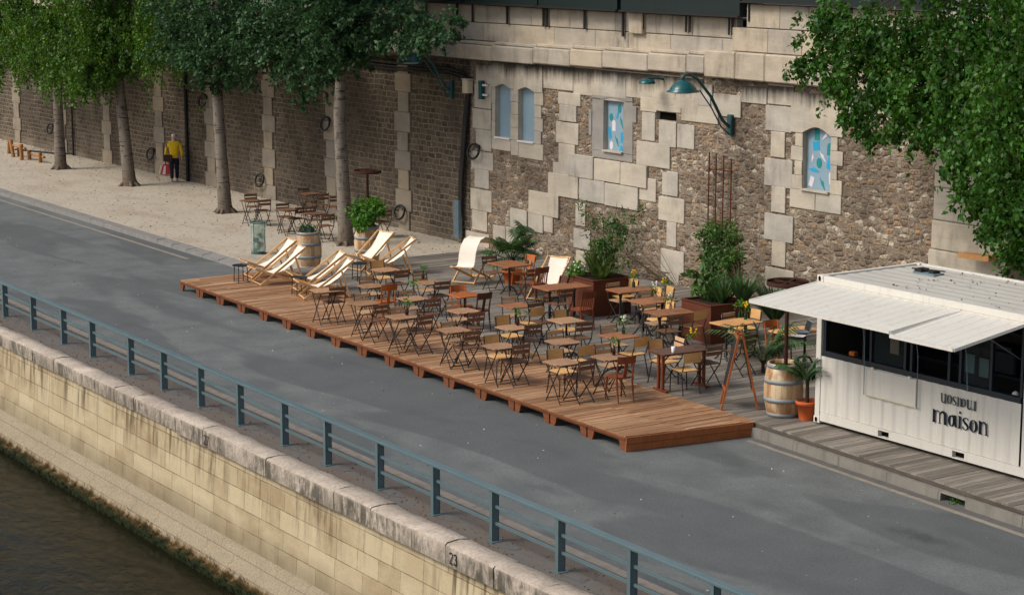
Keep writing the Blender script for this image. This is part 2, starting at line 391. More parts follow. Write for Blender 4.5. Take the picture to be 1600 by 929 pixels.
def m_concrete(name, a, b, sc=3):
    t = NT(name, .9, .2); p = t.pos()
    n = t.noise(p, sc, 6, .65); g = t.noise(p, 40, 3, .7)
    st = t.noise(t.map(p, (6, 6, 1)), 1, 4)
    c = t.mix(n, a, b)
    c = t.mix(t.math('MULTIPLY', t.ramp(st, [(.5, 0.), (.7, 1.)]), .4), c, tuple(x * .5 for x in a[:3]) + (1,))
    return t.out(c, g, .35, .01)
CONC = m_concrete('kerb concrete', rgb(104, 100, 92), rgb(136, 131, 122))
KERBS = m_concrete('granite kerb', rgb(112, 110, 106), rgb(140, 136, 130))
PALE = m_concrete('pale gutter stone', rgb(112, 106, 97), rgb(156, 146, 131), 5)
PATCH = m_concrete('mortar patch', rgb(84, 82, 79), rgb(102, 100, 97))
def m_water():
    t = NT('river water', .12, .08); t.b.inputs['Specular Tint'].default_value = (.55, .6, .55, 1); p = t.pos()
    n = t.noise(t.map(p, (2.2, 3.6, 1), (0, 0, 0), (0, 0, R(25))), 1, 5, .6, .5); n2 = t.noise(t.map(p, (.5, .9, 1)), 1, 3)
    h = t.math('ADD', t.math('MULTIPLY', n, .6), t.math('MULTIPLY', n2, .9))
    c = t.mix(n2, rgb(30, 29, 17), rgb(20, 20, 11)); t.b.inputs['IOR'].default_value = 1.33
    return t.out(c, h, .55, .12)
WATER = m_water()
TEAL = simple('teal painted steel', rgb(74, 118, 124), .45, .1, 3, .5)
def m_rail():
    t = NT('blue grey railing paint', .4, .5); p = t.pos()
    n = t.noise(p, 3, 5); g = t.noise(p, 30, 4, .7)
    c = t.mix(n, rgb(72, 92, 96), rgb(92, 110, 112))
    c = t.mix(t.math('MULTIPLY', t.ramp(g, [(.62, 0.), (.75, 1.)]), .5), c, rgb(70, 76, 72))
    return t.out(c)
RAIL = m_rail()
LAMPG = simple('green lamp enamel', rgb(8, 74, 76), .3, .08, 3, .5)
ARMG = simple('weathered green bracket', rgb(38, 76, 76), .5, .15, 8, .4)
BLACK = simple('black iron', rgb(28, 26, 25), .55, .2, 8, .4)
DARKST = simple('dark brown steel frame', rgb(44, 33, 27), .45, .15, 8, .45)
PIPE = simple('black pipe', rgb(34, 32, 30), .6, .25, 3, .3)
ZINC = simple('blue grey zinc', rgb(104, 122, 130), .55, .15, 5, .4)
CREAM = simple('cream plastic', rgb(200, 186, 158), .5, .06, 4)
SLAT = wood('oiled bistro slats', rgb(138, 102, 74), rgb(176, 138, 104), .5, (40, 5, 40), .2)
SLAT_LIT = wood('lit bistro slats', rgb(176, 138, 102), rgb(206, 170, 132), .5, (40, 5, 40), .12)  # paler copy of the slats, the light they catch is put into the colour
SLATD = wood('weathered dark slats', rgb(98, 68, 50), rgb(130, 94, 70), .6, (40, 5, 40), .15)
PLY = wood('golden plywood', rgb(202, 152, 92), rgb(222, 178, 118), .4, (30, 4, 30), .1)
ORANGE = wood('orange varnished wood', rgb(160, 84, 38), rgb(184, 106, 52), .35, (24, 24, 4), .1)
REDBR = wood('red brown varnished wood', rgb(108, 54, 32), rgb(140, 74, 46), .35, (24, 24, 4), .08)
DKBR = wood('dark brown wood', rgb(70, 40, 28), rgb(98, 60, 40), .4, (24, 24, 4), .1)
TOPBR = wood('rust brown table top', rgb(132, 82, 52), rgb(158, 104, 70), .45, (4, 30, 30), .12)
TOPDK = wood('dark table top', rgb(74, 46, 36), rgb(96, 62, 48), .35, (30, 4, 30), .1)
TOPLT = wood('pale oak table top', rgb(190, 136, 84), rgb(212, 160, 106), .45, (30, 4, 30), .08)
PINE = wood('pale beech bars', rgb(206, 156, 100), rgb(226, 182, 128), .5, (20, 20, 20), .05)
EASEL = wood('orange stained pine', rgb(140, 76, 38), rgb(168, 98, 54), .5, (20, 20, 5), 0)
CANVAS = simple('off white canvas', rgb(226, 216, 200), .85, .05, 5, .15)
def m_corten():
    t = NT('rusted steel', .8, .3); p = t.pos()
    n = t.noise(p, 3, 6, .65); g = t.noise(p, 24, 4, .6)
    c = t.mix(n, rgb(78, 39, 23), rgb(106, 55, 33)); c = t.mix(t.math('MULTIPLY', t.ramp(g, [(.5, 0.), (.7, 1.)]), .35), c, rgb(66, 34, 24))
    return t.out(c, g, .15, .005)
CORTEN = m_corten()
TERRA = simple('terracotta', rgb(188, 92, 50), .8, .14, 5, .2)
SOIL = simple('potting soil', rgb(52, 40, 30), .95, .3, 14, .1)
def m_barrel():
    t = NT('oak staves', .7, .25); o = t.obj(); q = t.xyz(o)
    a = t.math('ARCTAN2', q[1], q[0]); i = t.math('FLOOR', t.math('MULTIPLY', a, 22 / (2 * PI)))
    wn = t.n('ShaderNodeTexWhiteNoise', noise_dimensions='1D'); t.l(t.math('ADD', i, t.math('MULTIPLY', t.rnd(), 50.)), wn.inputs['W'])
    c = t.ramp(wn.outputs['Value'], [(0., rgb(166, 134, 98)), (.5, rgb(190, 162, 126)), (1., rgb(208, 186, 152))])
    n = t.noise(t.map(t.vadd(o, t.comb(0., 0., t.math('MULTIPLY', t.rnd(), 9.))), (5, 5, 2.5)), 1, 5, .6)
    c = t.mix(t.math('MULTIPLY', t.ramp(n, [(.46, 0.), (.62, 1.)]), .75), c, rgb(136, 88, 48))
    fr = t.math('FRACT', t.math('MULTIPLY', a, 22 / (2 * PI)))
    c = t.mix(t.ramp(fr, [(0., .8), (.06, 0.)]), c, rgb(70, 46, 28))
    g = t.noise(t.map(o, (40, 40, 4)), 1, 4)
    return t.out(c, g, .2, .004)
OAK = m_barrel()
HOOP = simple('galvanised hoop', rgb(132, 138, 140), .6, .2, 5, .4, .2)
def m_white():
    t = NT('white container paint', .5, .4); p = t.pos()
    n = t.noise(t.map(p, (1.2, 1.2, .6)), 1, 6, .6); g = t.noise(p, 14, 5, .7); st = t.noise(t.map(p, (9, 9, .5)), 1, 4)
    c = t.mix(n, rgb(196, 191, 180), rgb(212, 208, 198))
    c = t.mix(t.math('MULTIPLY', t.ramp(g, [(.62, 0.), (.72, 1.)]), .3), c, rgb(150, 136, 116))
    c = t.mix(t.math('MULTIPLY', t.ramp(st, [(.56, 0.), (.7, 1.)]), .3), c, rgb(166, 156, 140))
    return t.out(c)
WHITE = m_white()
def m_roof():
    t = NT('dusty white roof', .6, .3); p = t.pos()
    n = t.noise(p, 1.1, 6, .65); g = t.noise(p, 6, 2, .5)
    c = t.mix(n, rgb(164, 160, 151), rgb(188, 185, 176))
    c = t.mix(t.math('MULTIPLY', t.ramp(g, [(.71, 0.), (.75, 1.)]), .7), c, rgb(96, 88, 78))
    return t.out(c)
ROOF = m_roof()
DARKRUST = simple('dark rust', rgb(58, 32, 23), .85, .25, 9, .2)
DKFRAME = simple('dark blue grey aluminium', rgb(26, 34, 42), .4, .1, 4, .5)
INSIDE = simple('dark kiosk lining', rgb(54, 51, 48), .8, .2, 3, .2)
INK = simple('navy ink', rgb(20, 26, 40), .6, .15, 8, .2)
INKF = simple('faded ink', rgb(66, 72, 76), .7, .3, 20, .2)
GRAFF = simple('black stencil paint', rgb(24, 22, 20), .8, .2, 20, .1)
GREENBOX = simple('dark green painted wood', rgb(9, 28, 26), .5, .15, 4, .4)
def glass(name, col=(.75, .85, .85, 1), rough=.02):
    t = NT(name, rough, .5); t.b.inputs['Transmission Weight'].default_value = 1.; t.b.inputs['IOR'].default_value = 1.45
    return t.out(col)
GLASS = glass('clear glass'); BOTBR = glass('brown bottle glass', rgb(120, 50, 20)); BOTGR = glass('green bottle glass', rgb(40, 140, 96))
def m_pane():
    t = NT('window pane', .03, .5); t.b.inputs['Alpha'].default_value = .35
    return t.out(rgb(30, 40, 44))
PANE = m_pane()
BAGG = NT('green translucent bag', .35, .4); BAGG.b.inputs['Transmission Weight'].default_value = .5; BAGG.b.inputs['Alpha'].default_value = .55
BAGG = BAGG.out(rgb(176, 206, 192))
BLUEP = simple('grey blue panel paint', rgb(130, 153, 166), .6, .05, 3, .3)
AQ1 = simple('turquoise panel paint', rgb(34, 128, 128), .6, .05, 3); AQ2 = simple('sky blue panel paint', rgb(40, 150, 190), .6, .05, 3); AQ3 = simple('pale panel paint', rgb(206, 200, 204), .6, .05, 3)
VOID = simple('recess shade', rgb(22, 18, 15), .95, .2, 5, .05)  # near-black colour stands in for the shade inside holes, gaps and hollows
def m_leaf(name, a, b, trans=.25):
    t = NT(name, .5, .3); p = t.pos()
    n = t.noise(p, 1.1, 4, .6); f = t.noise(p, 11, 3, .6)
    c = t.mix(t.ramp(n, [(.3, 0.), (.7, 1.)]), a, b)
    c = t.hsv(c, t.math('MULTIPLY_ADD', t.isl(), .03, .485), 1., t.math('MULTIPLY', t.math('MULTIPLY_ADD', t.ramp(f, [(.3, 0.), (.7, 1.)]), .8, .65), t.math('MULTIPLY_ADD', t.isl(), .75, .5)))  # random leaf tone, widened to stand in for light and dark in the foliage
    t.l(c, t.b.inputs['Base Color'])
    tr = t.n('ShaderNodeBsdfTranslucent'); t.l(t.hsv(c, .48, 1.1, 1.5), tr.inputs['Color'])
    ms = t.n('ShaderNodeMixShader'); ms.inputs[0].default_value = trans
    t.l(t.b.outputs[0], ms.inputs[1]); t.l(tr.outputs[0], ms.inputs[2])
    t.l(ms.outputs[0], t.t.nodes['Material Output'].inputs['Surface'])
    return t.m
LEAF1 = m_leaf('weeping tree leaves', rgb(48, 86, 24), rgb(90, 126, 40))
LEAF2 = m_leaf('poplar leaves', rgb(36, 66, 36), rgb(66, 100, 58))
LEAF3 = m_leaf('hanging maple leaves', rgb(36, 76, 22), rgb(74, 116, 38))
LEAF4 = m_leaf('planter leaves', rgb(44, 82, 34), rgb(84, 116, 50))
LEAF5 = m_leaf('bright shrub leaves', rgb(62, 110, 36), rgb(104, 146, 56))
PALMG = m_leaf('palm blades', rgb(36, 68, 38), rgb(78, 108, 56), .2)
GRASSG = m_leaf('ornamental grass', rgb(60, 88, 36), rgb(112, 122, 66), .2)
YELLOWF = simple('yellow petals', rgb(232, 190, 30), .7, .1, 20); WHITEF = simple('white petals', rgb(230, 226, 216), .7, .05, 20)
def m_bark():
    t = NT('pale birch bark', .85, .2); p = t.pos(); o = t.obj()
    v = t.vadd(p, t.comb(t.math('MULTIPLY', t.rnd(), 20.), 0., 0.))
    n = t.noise(t.map(v, (3, 3, 22)), 1, 4, .6, .3); m = t.noise(t.map(v, (2.5, 2.5, 1.3)), 1, 4, .6)
    c = t.mix(m, rgb(138, 129, 117), rgb(100, 90, 79))
    c = t.mix(t.ramp(n, [(.56, 0.), (.62, 1.)]), c, rgb(48, 42, 36))
    q = t.noise(t.map(v, (6, 6, 3)), 1, 3)
    c = t.mix(t.math('MULTIPLY', t.ramp(q, [(.58, 0.), (.66, 1.)]), .7), c, rgb(66, 56, 46))
    z = t.xyz(o)[2]
    c = t.mix(t.math('MULTIPLY', t.ramp(z, [(.1, 1.), (.9, 0.)]), .7), c, rgb(92, 78, 62))
    return t.out(c, n, .4, .02)
BARK = m_bark()
BROWN = simple('brown stems', rgb(66, 52, 38), .85, .2, 12, .15)
SKIN = simple('skin', rgb(196, 148, 122), .6, .05, 5); YJ = simple('yellow jacket cloth', rgb(224, 184, 26), .8, .08, 9)
NAVY = simple('navy trousers', rgb(26, 30, 46), .85, .1, 9); HAIR = simple('white hair', rgb(206, 202, 196), .8, .1, 30)
SHOE = simple('grey shoes', rgb(150, 148, 146), .7, .1, 9); BAGBR = simple('dark brown leather', rgb(52, 34, 28), .5, .1, 9)
RED = simple('red plastic', rgb(196, 30, 30), .4, .08, 6, .5); PLW = simple('white plastic', rgb(222, 216, 212), .4, .05, 6, .5)

# ------------------------------------------------------------------ setting
def xy_sheet(name, pts, z, mat, kind='structure', label=None, cat=None, sub=0):
    m = MB(); m.add([(x, y, z) for x, y in pts], [tuple(range(len(pts)))])
    o = m.build(name, mat, recalc=False)
    if o.data.polygons[0].normal.z < 0: o.data.flip_normals()
    tag(o, label, cat, None, kind); return o
def lerp(a, b, t): return a + (b - a) * t
def line(p, q):          # y on the line through two (x, y) points
    return lambda x: lerp(p[1], q[1], (x - p[0]) / (q[0] - p[0]))
deckF = line((-45.64, 21.38), (-26.78, 20.69)); deckB = line((-45.6, 23.95), (-26.41, 23.25))
copF = line((-42.44, 15.60), (-22.61, 15.12)); copB = line((-43.66, 16.06), (-20.76, 15.52))
railY = line((-44.64, 16.56), (-20.34, 15.86)); paleY = line((-44.84, 17.32), (-21.45, 16.56))
kerbR = line((-26.3, 23.13), (-19.85, 22.74)); kerbL = line((-66, 24.45), (-52.4, 24.16))
XL, XR = -140., 12.
xy_sheet('ground', [(-600, 31.4), (300, 31.4), (300, 700), (-600, 700)], 5.9, m_concrete('street paving', rgb(92, 90, 86), rgb(112, 110, 104)))
xy_sheet('road', [(XL, paleY(XL)), (XR, paleY(XR)), (XR, 26), (XL, 26)], 0, ASPHALT)
xy_sheet('walkway', [(XL, copB(XL) - .25), (XR, copB(XR) - .25), (XR, paleY(XR)), (XL, paleY(XL))], 0.0, WALK)
o = xy_sheet('river', [(-400, -300), (200, -300), (200, copF(200) + 4), (-400, copF(-400) + 4)], -2.25, WATER)
m = MB(); a = .09
m.add([(XL, paleY(XL) - a, .006), (XR, paleY(XR) - a, .006), (XR, paleY(XR) + a, .006), (XL, paleY(XL) + a, .006)], [(0, 1, 2, 3)])
tag(m.build('edging_strip', PALE, recalc=False), None, None, None, 'structure')
# sand promenade and its kerb (left)
xs = [XL, -90, -70, -60, -52, -48, -45.52]
xy_sheet('promenade', [(x, kerbL(x) + .34) for x in xs] + [(-45.52, 31.3), (XL, 31.3)], .12, SAND)
m = MB()
for x0, x1 in zip([XL + i for i in range(0, 95)], [XL + i + .985 for i in range(0, 95)]):
    x1 = min(x1, -45.53)
    if x0 >= x1: continue
    h = .125 if x0 < -54 else .125 - .09 * min(1, (x0 + 54) / 6)
    y = kerbL(x0)
    m.hexa([(x0, y, -.05), (x1, kerbL(x1), -.05), (x1, kerbL(x1) + .34, -.05), (x0, y + .34, -.05), (x0, y + .02, h), (x1, kerbL(x1) + .02, h), (x1, kerbL(x1) + .34, .124), (x0, y + .34, .124)])
tag(m.build('kerb', KERBS), None, None, None, 'structure')
m = MB(); m.add([(XL, kerbL(XL) - .46, .004), (-50, kerbL(-50) - .48, .004), (-50, kerbL(-50) - .36, .004), (XL, kerbL(XL) - .34, .004)], [(0, 1, 2, 3)])
tag(m.build('gutter', PALE, recalc=False), None, None, None, 'structure')
# right kerb, with the drain mouth, and gutter line
m = MB(); dx0, dx1 = -21.62, -21.08
def kseg(x0, x1, z0=-.05, z1=.165, yb=.5, yf=0.):
    m.hexa([(x0, kerbR(x0) + yf, z0), (x1, kerbR(x1) + yf, z0), (x1, kerbR(x1) + yb, z0), (x0, kerbR(x0) + yb, z0), (x0, kerbR(x0) + .015 + yf, z1), (x1, kerbR(x1) + .015 + yf, z1), (x1, kerbR(x1) + yb, z1), (x0, kerbR(x0) + yb, z1)])
x = -26.42
while x < XR:
    x1 = min(x + 1.18, XR)
    if x < dx0 < x1: kseg(x, dx0)
    elif dx0 <= x < dx1:
        kseg(dx1, dx1 + 1.2); x = dx1 + 1.21; continue
    else: kseg(x, x1)
    x = x1 + .008 if not (x < dx0 < x1) else dx0 + .001
kseg(dx0 + .002, dx1 - .002, .125, .164, .5, .01)
tag(m.build('kerb', CONC), None, None, None, 'structure')
m = MB(); m.add([(dx0, kerbR(dx0) + .32, 0), (dx1, kerbR(dx1) + .32, 0), (dx1, kerbR(dx1) + .32, .124), (dx0, kerbR(dx0) + .32, .124)], [(0, 1, 2, 3)])
tag(m.build('drain_back', VOID, recalc=False), None, None, None, 'structure')
m = MB(); m.add([(-26.2, kerbR(-26.2) - .27, .004), (XR, kerbR(XR) - .5, .004), (XR, kerbR(XR) - .34, .004), (-26.2, kerbR(-26.2) - .16, .004)], [(0, 1, 2, 3)])
tag(m.build('gutter', PALE, recalc=False), None, None, None, 'structure')
m = MB(); m.add([(-26.2, kerbR(-26.2) - .155, .003), (XR, kerbR(XR) - .335, .003), (XR, kerbR(XR) + .02, .003), (-26.2, kerbR(-26.2) + .02, .003)], [(0, 1, 2, 3)])
tag(m.build('gutter', PATCH, recalc=False), None, None, None, 'structure')
# silver boardwalk: real boards running across
FZ = .265
m = MB(); x = -45.5
def bwf(x): return deckB(x) + .012 if x < -26.42 else kerbR(x) + .08
while x < -14:
    w = .118; y0 = bwf(x + .06)
    ys = [y0] + [yy for yy in (26.0 + rng.uniform(-.4, .4), 28.6 + rng.uniform(-.4, .4))] + [30.96]
    for ya, yb in zip(ys, ys[1:]):
        dz = rng.uniform(-.003, .003)
        m.hexa([(x, ya + .003, FZ - .03), (x + w, ya + .003, FZ - .03), (x + w, yb - .003, FZ - .03), (x, yb - .003, FZ - .03), (x, ya + .003, FZ + dz), (x + w, ya + .003, FZ + dz), (x + w, yb - .003, FZ + dz), (x, yb - .003, FZ + dz)])
    x += .125
tag(m.build('boardwalk', GREYW), None, None, None, 'structure')
m = MB()
m.bar((-26.42, kerbR(-26.42) + .10, .205), (-14, kerbR(-14) + .10, .205), .03, .06)
m.bar((-45.49, 24.1, .18), (-45.49, 30.9, .18), .03, .1)
tag(m.build('boardwalk_edging', GREYEDGE), None, None, None, 'structure')
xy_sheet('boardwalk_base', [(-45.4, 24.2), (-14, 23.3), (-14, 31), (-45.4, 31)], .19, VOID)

# ------------------------------------------------------------------ pallet platform
ang = math.atan2(20.69 - 21.38, -26.78 + 45.64)
plat = thing('pallet_platform', (-36, 22.2, 0), 'long reddish brown platform of wooden pallets standing on the road beside the grey boardwalk', 'platform')
m = MB(); x = -45.6; n = 0
while x < -26.45:
    w = .096; yf, yb = deckF(x), deckB(x) - .006
    if x > -26.9: pass
    mid = yf + 1.2
    e = max(0, (x + 26.78) / .37) if x > -26.78 else 0
    yf2 = yf if x <= -26.78 else lerp(deckF(-26.78), deckB(-26.41), min(.97, e))
    for ya, yb2 in ((yf2, mid - .004), (max(mid, yf2) + .004, yb)):
        if yb2 - ya < .05: continue
        dz = rng.uniform(-.004, .004)
        ya_ = ya if x + w <= -26.78 or ya > yf2 + .01 else lerp(deckF(-26.78), deckB(-26.41), min(.98, (x + w + 26.78) / .37))
        ya_ = max(ya, ya_)
        if yb2 - ya_ < .02: ya_ = yb2 - .02
        m.hexa([(x, ya, FZ - .024), (x + w, ya_, FZ - .024), (x + w, yb2, FZ - .024), (x, yb2, FZ - .024), (x, ya, FZ + dz), (x + w, ya_, FZ + dz), (x + w, yb2, FZ + dz), (x, yb2, FZ + dz)])
    x += .104; n += 1
m.build('deck_boards', DECKW, plat, off=plat.location)
L = math.hypot(18.86, .69); ux, uy = 18.86 / L, -.69 / L
m = MB(); m.bar((-45.6, deckF(-45.6) + .0, .222), (-26.79, deckF(-26.79), .222), .03, .04)
m.build('edge_board', FASCIA, plat, off=plat.location)
npal = 16; PL = L / npal
for i in range(npal):
    s0 = i * PL + .02; s1 = (i + 1) * PL - .02
    def q(s_, z): return (-45.64 + ux * s_, 21.38 + uy * s_ + .012, z)
    poly = [(s0, .2), (s0, .0), (s0 + .12, .0), (s0 + .155, .03), (s0 + .2, .165), (s1 - .2, .165), (s1 - .155, .03), (s1 - .12, .0), (s1, .0), (s1, .2)]
    for (off_) in (0., 1.14, 2.4):
        b = MB(); b.prism(poly, 'y', 0, .045, xf=lambda v: Vector(q(v.x, v.z)) + Vector((0, v.y + off_, 0)))
        b.build('bearer', FASCIA, plat, off=plat.location)
m = MB(); e0 = Vector((-26.77, deckF(-26.77) - .01, 0)); e1 = Vector((-26.40, deckB(-26.41) - .06, 0))
m.bar(e0 + Vector((.0, 0, .07)), e1 + Vector((0, 0, .07)), .035, .125); m.bar(e0 + Vector((.012, 0, .195)), e1 + Vector((.012, 0, .195)), .035, .11)
m.build('end_board', EASEL, plat, off=plat.location)

# ------------------------------------------------------------------ river wall, coping, railing
rw = thing('river_wall', (-30, 15.4, -2.25), 'cream stone river wall with a lichen streaked coping above the dark water', 'wall')
def strip(m, prof, xs, base):
    rows = [[(x, base(x) + dy, z) for x in xs] for dy, z in prof]; m.sheet(rows)
xs = [XL + i * 2 for i in range(int((XR - XL) / 2) + 1)]
m = MB(); strip(m, [(.02, -.19), (-.075, -1.6), (-.075, -1.68)], xs, lambda x: copF(x) + .03)
m.build('wall_face', RIVERWALL, rw, off=rw.location, recalc=False)
m = MB(); strip(m, [(-.02, -1.61), (-.14, -1.64), (-.2, -1.88), (-.28, -1.9), (-.34, -2.08), (-.45, -2.12), (-.5, -3.5)], xs, lambda x: copF(x))
m.build('wall_footing', FOOT, rw, off=rw.location, recalc=False)
m = MB(); x = -62.0; hi = False
while x < -10:
    w = rng.uniform(.9, 1.35); x1 = x + w
    if abs(x + 33.1) < .7 and not hi: x1 = -33.12; hi = True
    z = (.12 if hi else .08) + rng.uniform(-.012, .012); yo = (-.03 if hi else 0) + rng.uniform(-.012, .012)
    n = 4
    top = []; 
    for i in range(n + 1):
        xx = lerp(x, x1 - .012, i / n); yf, yb = copF(xx) + yo, copB(xx) + rng.uniform(-.03, .03)
        top.append([(xx, yf, -.20), (xx, yf - .004, z - .035), (xx, yf + .03, z + rng.uniform(-.006, .006)), (xx, (yf + yb) / 2, z + .012 + rng.uniform(-.01, .01)), (xx, yb - .05, z - .01), (xx, yb + .01, z - .09), (xx, yb + .02, -.05)])
    m.sheet(top)
    for k in (0, -1): m.add(top[k], [tuple(range(7))])
    x = x1
m.build('coping', COPING, rw, off=rw.location)
# stencilled numbers on the coping face
def ribbon(m, pts, w, xf, th=.004):
    ws = list(w) + [w[-1]] * len(pts) if isinstance(w, (list, tuple)) else [w] * len(pts); pts = [Vector((p[0], p[1])) for p in pts]; L_, R_ = [], []
    for i, p in enumerate(pts):
        d = (pts[min(i + 1, len(pts) - 1)] - pts[max(i - 1, 0)]).normalized(); nn = Vector((-d.y, d.x)); L_.append(p + nn * ws[i] / 2); R_.append(p - nn * ws[i] / 2)
    for i in range(len(pts) - 1):
        qd = [L_[i], L_[i + 1], R_[i + 1], R_[i]]
        m.hexa([xf(v.x, v.y, 0) for v in qd] + [xf(v.x, v.y, th) for v in qd])
def arc(cx, cy, rx, ry, a0, a1, n=10): return [(cx + rx * math.cos(R(lerp(a0, a1, i / n))), cy + ry * math.sin(R(lerp(a0, a1, i / n)))) for i in range(n + 1)]
DIG = {'2': [arc(.3, .75, .24, .22, 170, -40) + [(.08, .02)], [(.06, .03), (.58, .03)]], '3': [arc(.3, .75, .22, .2, 160, -80), arc(.3, .28, .25, .26, 85, -160)], '7': [[(.05, .95), (.56, .95), (.22, 0)]], '1': [[(.12, .75), (.34, .97), (.34, 0)]]}
for (px, py, txt) in ((708, 862, '23'), (322, 676, '27'), (52, 550, '17')):
    m = MB(); p = aty(px, py, copF(at(px, py).x) - .0)
    x0 = aty(px, py, copF(-27) ).x
    Yf = copF(x0) - .05; p = aty(px, py, Yf); base = Vector((p.x, Yf, 0))
    for k, ch in enumerate(txt):
        for st in DIG[ch]: ribbon(m, st, .1, lambda u, v, t, k=k: (p.x - .1 + (u + k * .72) * .15, Yf - t, -.14 + v * .17))
    o = m.build('stencil_number', GRAFF, rw, off=rw.location)
# algae fringe at the water line
m = MB()
for i in range(5200):
    x = rng.uniform(-62, -22); y = copF(x) - .46 + rng.uniform(-.03, .12); z = -2.26 + rng.random() ** 2 * .2 ; h = rng.uniform(.04, .11); w = rng.uniform(.02, .05)
    if y > copF(x) - .36: z += .12
    m.add([(x - w, y, z), (x + w, y - .01, z), (x + rng.uniform(-.03, .03), y - .04, z + h)], [(0, 1, 2)])
ALG = simple('river algae', rgb(34, 42, 14), .8, .5, 5)
o = m.build('algae', ALG, rw, off=rw.location, recalc=False); o['kind'] = 'stuff'

rl = thing('railing', (-30, 16, 0), 'blue grey steel railing with flat posts running along the riverside walkway', 'railing')
posts = [(8, 495), (55, 515), (100, 537), (150, 557), (207, 585), (262, 608), (317, 635), (380, 663), (447, 695), (519, 725), (597, 763), (683, 803), (775, 845), (875, 893), (985, 945), (1105, 1000)]
pxs = [at(*p).x for p in posts]
step = (pxs[-2] - pxs[0]) / 14
allx = [pxs[0] - step * k for k in range(12, 0, -1)] + pxs[:15] + [pxs[14] + step * k for k in range(1, 6)]
for x in allx:
    m = MB(); y = railY(x)
    m.box((x, y, .375), (.035, .11, .75)); m.box((x - .02, y - .055, .375), (.075, .012, .75)); m.box((x - .02, y + .055, .375), (.075, .012, .75)); m.box((x, y, .008), (.16, .18, .016))
    m.build('post', RAIL, rl, off=rl.location)
x0, x1 = allx[0] - .5, allx[-1] + .5
m = MB(); m.bar((x0, railY(x0), .775), (x1, railY(x1), .775), .13, .045); m.build('top_rail', RAIL, rl, off=rl.location, bevel=.008)
for z in (.28, .53):
    m = MB(); m.bar((x0, railY(x0) + .0, z), (x1, railY(x1) + .0, z), .03, .042); m.build('lower_rail', RAIL, rl, off=rl.location)
m = MB()
for i, x in enumerate(allx):
    y = railY(x) + .02; pts = []
    for k in range(9):
        a_ = 2 * PI * k / 9; r_ = rng.uniform(.7, 1.2); pts.append((x + .22 + .42 * r_ * math.cos(a_), y + .03 + .13 * r_ * math.sin(a_), .005))
    m.add(pts, [tuple(range(9))])
tag(m.build('mortar_patches', PATCH, recalc=False), None, None, None, 'structure')

# ------------------------------------------------------------------ upper quay wall
YW = 31.0
qw = thing('quay_wall', (-50, YW, .12), 'tall stone quay wall, dark coursed masonry at left and pale ashlar with rubble at right', 'wall')
def W(px, py): p = aty(px, py, YW); return p.x, p.z
def C3(x, y): return 700 + x / 2.654, y / 2.654
def C4(x, y): return 1150 + x / 2.0644, y / 2.0644
def Z5(x, y): return 740 + x / 5.465, 280 + y / 5.465
def rect(f, x0, y0, x1, y1):     # block measured: left edge top/bottom and right x
    a = W(*f(x0, y0)); b = W(*f(x0, y1)); c = W(*f(x1, (y0 + y1) / 2)); return a[0], b[1], c[0], a[1]
I = lambda x, y: (x, y)
# window holes (x0, z0, x1, z1)
def hole(px0, pyt, pyb, px1, f=I):
    a = W(*f(px0, pyt)); b = W(*f(px0, pyb)); c = W(*f(px1, pyt)); return [a[0], b[1], c[0], a[1]]
h1 = hole(775, 130, 215, 799); h2 = hole(811, 135, 221, 836); h3 = hole(944, 151, 236, 975); h4 = hole(1256, 196, 297, 1300)
h5 = hole(863, 461, 496, 948, C3)
holes = [h1, h2, h3, h4, h5]
XS = -47.25; XE = 12.
m = MB()
gx = sorted({XS, XE} | {h[0] for h in holes} | {h[2] for h in holes}); gz = sorted({0., 5.4} | {h[1] for h in holes} | {h[3] for h in holes})
for xa, xb in zip(gx, gx[1:]):
    for za, zb in zip(gz, gz[1:]):
        cx, cz = (xa + xb) / 2, (za + zb) / 2
        if any(h[0] < cx < h[2] and h[1] < cz < h[3] for h in holes): continue
        m.add([(xa, YW, za), (xb, YW, za), (xb, YW, zb), (xa, YW, zb)], [(0, 1, 2, 3)])
m.build('rubble_face', RUBBLE, qw, off=qw.location, recalc=False)
m = MB(); m.add([(XL, YW, 0), (XS, YW, 0), (XS, YW, 5.25), (XL, YW, 5.25)], [(0, 1, 2, 3)])
m.build('coursed_face', MOELLON, qw, off=qw.location, recalc=False)
m = MB(); m.box(((XL + XE) / 2, YW + .9, 3.3), (XE - XL, .8, 6.7)); m.build('wall_core', VOID, qw, off=qw.location)
D = .13
m = MB()
for h in holes:
    x0, z0, x1, z1 = h
    m.add([(x0, YW, z0), (x0, YW + D, z0), (x0, YW + D, z1), (x0, YW, z1)], [(0, 1, 2, 3)]); m.add([(x1, YW, z0), (x1, YW, z1), (x1, YW + D, z1), (x1, YW + D, z0)], [(0, 1, 2, 3)])
    m.add([(x0, YW, z0), (x1, YW, z0), (x1, YW + D, z0), (x0, YW + D, z0)], [(0, 1, 2, 3)]); m.add([(x0, YW, z1), (x0, YW + D, z1), (x1, YW + D, z1), (x1, YW, z1)], [(0, 1, 2, 3)])
m.build('reveals', STONE, qw, off=qw.location, recalc=False)
m = MB(); x0, z0, x1, z1 = h5; m.add([(x0, YW + D, z0), (x1, YW + D, z0), (x1, YW + D, z1), (x0, YW + D, z1)], [(0, 1, 2, 3)])
m.build('broken_hole', VOID, qw, off=qw.location, recalc=False)
